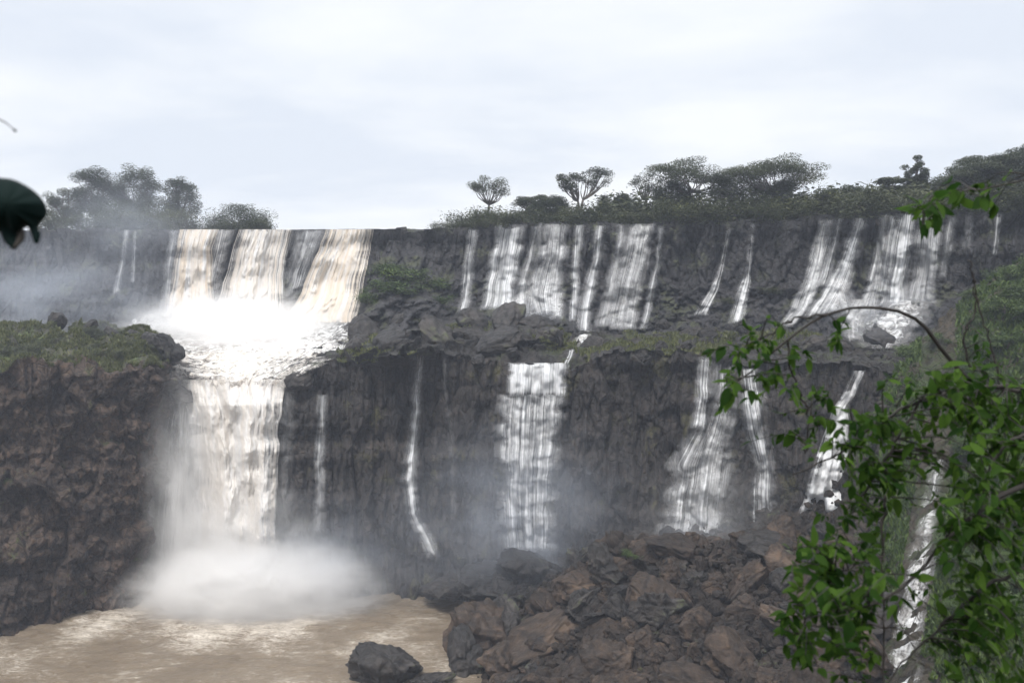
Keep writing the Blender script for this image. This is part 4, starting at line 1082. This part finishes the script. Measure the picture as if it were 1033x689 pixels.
build_branch('arching branch curving over the falls with leaves drooping from its left end',
    [[(1075, 402, 3.6, .011), (1010, 392, 3.6), (972, 378, 3.6), (930, 327, 3.55), (880, 310, 3.5), (835, 317, 3.45), (795, 342, 3.4), (760, 372, 3.4), (735, 392, 3.4)],
     [(835, 317, 3.45, .005), (800, 322, 3.4), (770, 340, 3.4), (745, 352, 3.4)], [(795, 342, 3.4, .005), (800, 380, 3.4), (815, 420, 3.4), (812, 455, 3.4)]],
    [(765, 345, 3.4, 24, 4), (745, 378, 3.4, 26, 5), (790, 350, 3.4, 24, 4), (795, 390, 3.4, 30, 6), (752, 400, 3.4, 20, 3), (790, 425, 3.4, 28, 4), (825, 400, 3.4, 26, 4), (825, 445, 3.4, 26, 4), (840, 352, 3.45, 18, 2), (800, 365, 3.4, 30, 3)], 1, leaf=(.03, .07))
build_branch('leafy branch sweeping down left across the widening fall',
    [[(1080, 392, 3.3, .010), (1000, 390, 3.3), (940, 400, 3.3), (890, 425, 3.3), (850, 455, 3.3), (800, 480, 3.3)], [(930, 402, 3.3, .006), (900, 450, 3.3), (870, 500, 3.3), (850, 530, 3.3)]],
    [(900, 420, 3.3, 26, 9), (940, 420, 3.3, 28, 9), (985, 410, 3.3, 28, 9), (1020, 420, 3.3, 24, 8), (870, 465, 3.3, 24, 8), (900, 480, 3.3, 30, 12), (880, 510, 3.3, 22, 6), (950, 460, 3.3, 28, 10), (990, 450, 3.3, 30, 12), (870, 440, 3.3, 18, 5), (1010, 500, 3.4, 30, 14), (930, 500, 3.4, 26, 8), (960, 385, 3.3, 30, 5)], 2)
build_branch('bare forked twig rising above the arching branch',
    [[(985, 385, 3.6, .006), (972, 345, 3.6), (985, 310, 3.6), (978, 262, 3.6)], [(1012, 398, 3.6, .005), (1000, 350, 3.6), (985, 300, 3.6), (982, 275, 3.6)]],
    [(1000, 350, 3.6, 12, 2), (1005, 375, 3.6, 14, 3)], 3, tip_leaves=5)
build_branch('dense leafy branch filling the right edge',
    [[(1085, 480, 3.0, .012), (1030, 490, 3.0), (980, 520, 3.0), (940, 560, 3.0), (900, 600, 3.0), (850, 620, 3.0)], [(1080, 430, 3.0, .008), (1030, 440, 3.0), (1000, 470, 3.0), (985, 540, 3.0)]],
    [(1010, 470, 3.0, 32, 12), (1020, 520, 3.0, 34, 14), (975, 510, 3.0, 28, 12), (985, 560, 3.0, 26, 8), (1020, 570, 3.0, 28, 9), (880, 600, 3.0, 26, 8), (845, 610, 3.0, 24, 8), (960, 540, 3.0, 18, 5), (1015, 440, 3.0, 24, 6)], 4)
build_branch('low leafy branch hanging over the brown boulders',
    [[(893, 500, 3.1, .006), (890, 560, 3.1), (892, 620, 3.1), (890, 720, 3.1)], [(890, 560, 3.1, .005), (860, 570, 3.1), (830, 590, 3.1), (805, 640, 3.1)], [(1080, 560, 3.1, .008), (1000, 590, 3.1), (940, 640, 3.1), (890, 690, 3.1)]],
    [(815, 560, 3.1, 22, 8), (840, 575, 3.1, 24, 9), (805, 600, 3.1, 18, 7), (830, 635, 3.1, 26, 10), (855, 660, 3.1, 26, 9), (808, 645, 3.1, 18, 6), (870, 560, 3.1, 22, 7), (960, 640, 3.1, 20, 4), (1000, 610, 3.1, 24, 6), (985, 670, 3.1, 22, 4), (1025, 650, 3.1, 22, 5), (870, 625, 3.1, 20, 6), (840, 530, 3.1, 20, 5), (1000, 640, 3.2, 34, 12), (970, 600, 3.2, 24, 7), (1010, 680, 3.2, 30, 10)], 5)
build_branch('yellow-green hanging sprig in front of the bright broad fall',
    [[(1080, 150, 3.2, .004), (1040, 178, 3.2), (1000, 190, 3.2), (965, 195, 3.2), (938, 200, 3.2), (930, 228, 3.2)]],
    [(936, 205, 3.2, 9, 3), (931, 222, 3.2, 8, 3), (990, 193, 3.2, 12, 3), (1003, 205, 3.2, 12, 2), (975, 210, 3.2, 10, 2)], 6, tip_leaves=6, leaf=(.05, .09))

# dark leaf at the left edge, hanging from a twig outside the frame
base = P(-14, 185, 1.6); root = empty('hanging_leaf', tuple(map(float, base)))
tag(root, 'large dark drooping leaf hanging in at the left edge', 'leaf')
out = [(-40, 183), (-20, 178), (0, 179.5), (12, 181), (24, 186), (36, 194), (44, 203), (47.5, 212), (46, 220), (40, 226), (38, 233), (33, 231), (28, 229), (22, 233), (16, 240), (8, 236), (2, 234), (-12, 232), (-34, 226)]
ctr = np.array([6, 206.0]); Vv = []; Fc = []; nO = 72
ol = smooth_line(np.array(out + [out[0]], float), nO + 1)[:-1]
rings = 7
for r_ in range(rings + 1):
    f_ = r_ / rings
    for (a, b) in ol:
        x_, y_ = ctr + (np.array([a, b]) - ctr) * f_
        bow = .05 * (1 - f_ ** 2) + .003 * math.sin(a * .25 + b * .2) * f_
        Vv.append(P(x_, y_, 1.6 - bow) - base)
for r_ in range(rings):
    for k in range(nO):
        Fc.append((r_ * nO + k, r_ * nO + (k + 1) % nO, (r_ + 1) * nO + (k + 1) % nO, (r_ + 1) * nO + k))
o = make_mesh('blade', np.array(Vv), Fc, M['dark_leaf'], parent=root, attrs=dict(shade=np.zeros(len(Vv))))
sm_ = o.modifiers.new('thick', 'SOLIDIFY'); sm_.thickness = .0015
def curl(pts, mat, nm, w=.006):
    ln = smooth_line([P(*q) for q in pts], 10) - base; V = []; Fq = []
    for i in range(10):
        ww = w * math.sin(math.pi * (i + .8) / 10.5) + .0005
        V += [ln[i] + [-ww, .0, ww * .3], ln[i] + [0, -.004, 0], ln[i] + [ww, 0, ww * .3]]
    for i in range(9):
        a = i * 3; Fq += [(a, a + 1, a + 4, a + 3), (a + 1, a + 2, a + 5, a + 4)]
    o = make_mesh(nm, np.array(V), Fq, mat, parent=root, attrs=dict(shade=np.full(len(V), .3)))
    s_ = o.modifiers.new('thick', 'SOLIDIFY'); s_.thickness = .001
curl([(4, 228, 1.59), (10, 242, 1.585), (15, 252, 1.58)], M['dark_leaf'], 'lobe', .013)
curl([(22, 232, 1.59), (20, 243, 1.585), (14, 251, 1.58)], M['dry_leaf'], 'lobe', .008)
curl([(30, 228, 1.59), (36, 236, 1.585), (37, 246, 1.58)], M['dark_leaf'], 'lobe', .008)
mb = MB(); mb.add(*tube(smooth_line([P(-60, 170, 1.6) - base, P(-35, 182, 1.6) - base, P(-5, 186, 1.57) - base], 8), np.linspace(.003, .0015, 8), 6)); mb.build('stalk', M['twig'], root)
# twig tip
base = P(-60, 105, 1.6); root = empty('twig', tuple(map(float, base))); tag(root, 'thin bare twig tip against the sky at the left edge', 'twig')
mb = MB(); mb.add(*tube(smooth_line([P(-60, 105, 1.6) - base, P(-25, 113, 1.6) - base, P(2, 122, 1.6) - base, P(14, 131, 1.6) - base], 14), np.linspace(.0022, .0008, 14), 6)); mb.build('stem', M['twig'], root)
mb = MB(); mb.add(*tube([P(13, 130.3, 1.6) - base, P(14.3, 131.2, 1.6) - base, P(16, 132.6, 1.6) - base, P(16.6, 133, 1.6) - base], [.0008, .0026, .0024, .0006], 8)); mb.build('bud', M['twig'], root)

# ------------------------------------------------------------------ sky, sun, camera
SUN_EL, SUN_AZ = math.radians(59), math.radians(-158)   # azimuth measured from +Y, clockwise seen from above
w = bpy.data.worlds.new('World'); scene.world = w; w.use_nodes = True
t = NT(w); bg = t.n['Background']
sky = t.new('ShaderNodeTexSky', sky_type='NISHITA', sun_disc=False, sun_elevation=SUN_EL, sun_rotation=SUN_AZ)
sky.dust_density = 3.0
tc = t.new('ShaderNodeTexCoord').outputs['Generated']
sep = t.new('ShaderNodeSeparateXYZ'); t.link(tc, sep.inputs[0])
zz = t.math('ADD', t.math('MAXIMUM', sep.outputs['Z'], 0.0), .16)
dv = t.new('ShaderNodeCombineXYZ'); t.link(t.math('DIVIDE', sep.outputs['X'], zz), dv.inputs[0]); t.link(t.math('DIVIDE', sep.outputs['Y'], zz), dv.inputs[1])
cn = t.noise(t.vmul(dv.outputs[0], (.7, 1.0, 1), (3.1, .4, 0)), 1.0, 5, .55, .2)
cf = t.ramp(cn, [(.38, (7.2, 7.7, 8.5)), (.50, (8.15, 8.5, 9.0)), (.62, (9.0, 9.2, 9.4))])
zen = t.ramp(sep.outputs['Z'], [(0.0, 1.0), (.35, 1.06), (.7, 1.9), (1.0, 2.3)])
cf = t.mix(1.0, cf, zen, 'MULTIPLY')
t.link(t.mix(.93, sky.outputs[0], cf), bg.inputs['Color']); bg.inputs['Strength'].default_value = .1

sun = bpy.data.lights.new('sun', 'SUN'); sun.energy = 3.3; sun.angle = math.radians(12); sun.color = (1, .97, .93)
so = bpy.data.objects.new('sun', sun); COL.objects.link(so)
dirv = Vector((math.sin(SUN_AZ) * math.cos(SUN_EL), math.cos(SUN_AZ) * math.cos(SUN_EL), math.sin(SUN_EL)))
so.rotation_euler = dirv.to_track_quat('Z', 'Y').to_euler(); so.location = (0, 0, 120)

cam = bpy.data.cameras.new('camera'); co = bpy.data.objects.new('camera', cam); COL.objects.link(co)
co.location = (0, 0, CZ); co.rotation_euler = (math.pi / 2 - TH, 0, 0)
cam.sensor_width = 36; cam.lens = 36 * F / 1033; cam.clip_start = .05; cam.clip_end = 6000
scene.camera = co
cam.dof.use_dof = True; cam.dof.focus_distance = 90; cam.dof.aperture_fstop = 3.6
scene.view_settings.view_transform = 'Standard'; scene.view_settings.look = 'None'; scene.view_settings.exposure = .15; scene.view_settings.gamma = 1
scene.cycles.use_denoising = True
scene.cycles.max_bounces = 5; scene.cycles.diffuse_bounces = 2; scene.cycles.glossy_bounces = 2; scene.cycles.transmission_bounces = 2
scene.cycles.volume_bounces = 5; scene.cycles.transparent_max_bounces = 8
scene.cycles.volume_step_rate = 2.0; scene.cycles.volume_max_steps = 64
scene.cycles.use_adaptive_sampling = True; scene.cycles.adaptive_threshold = .04
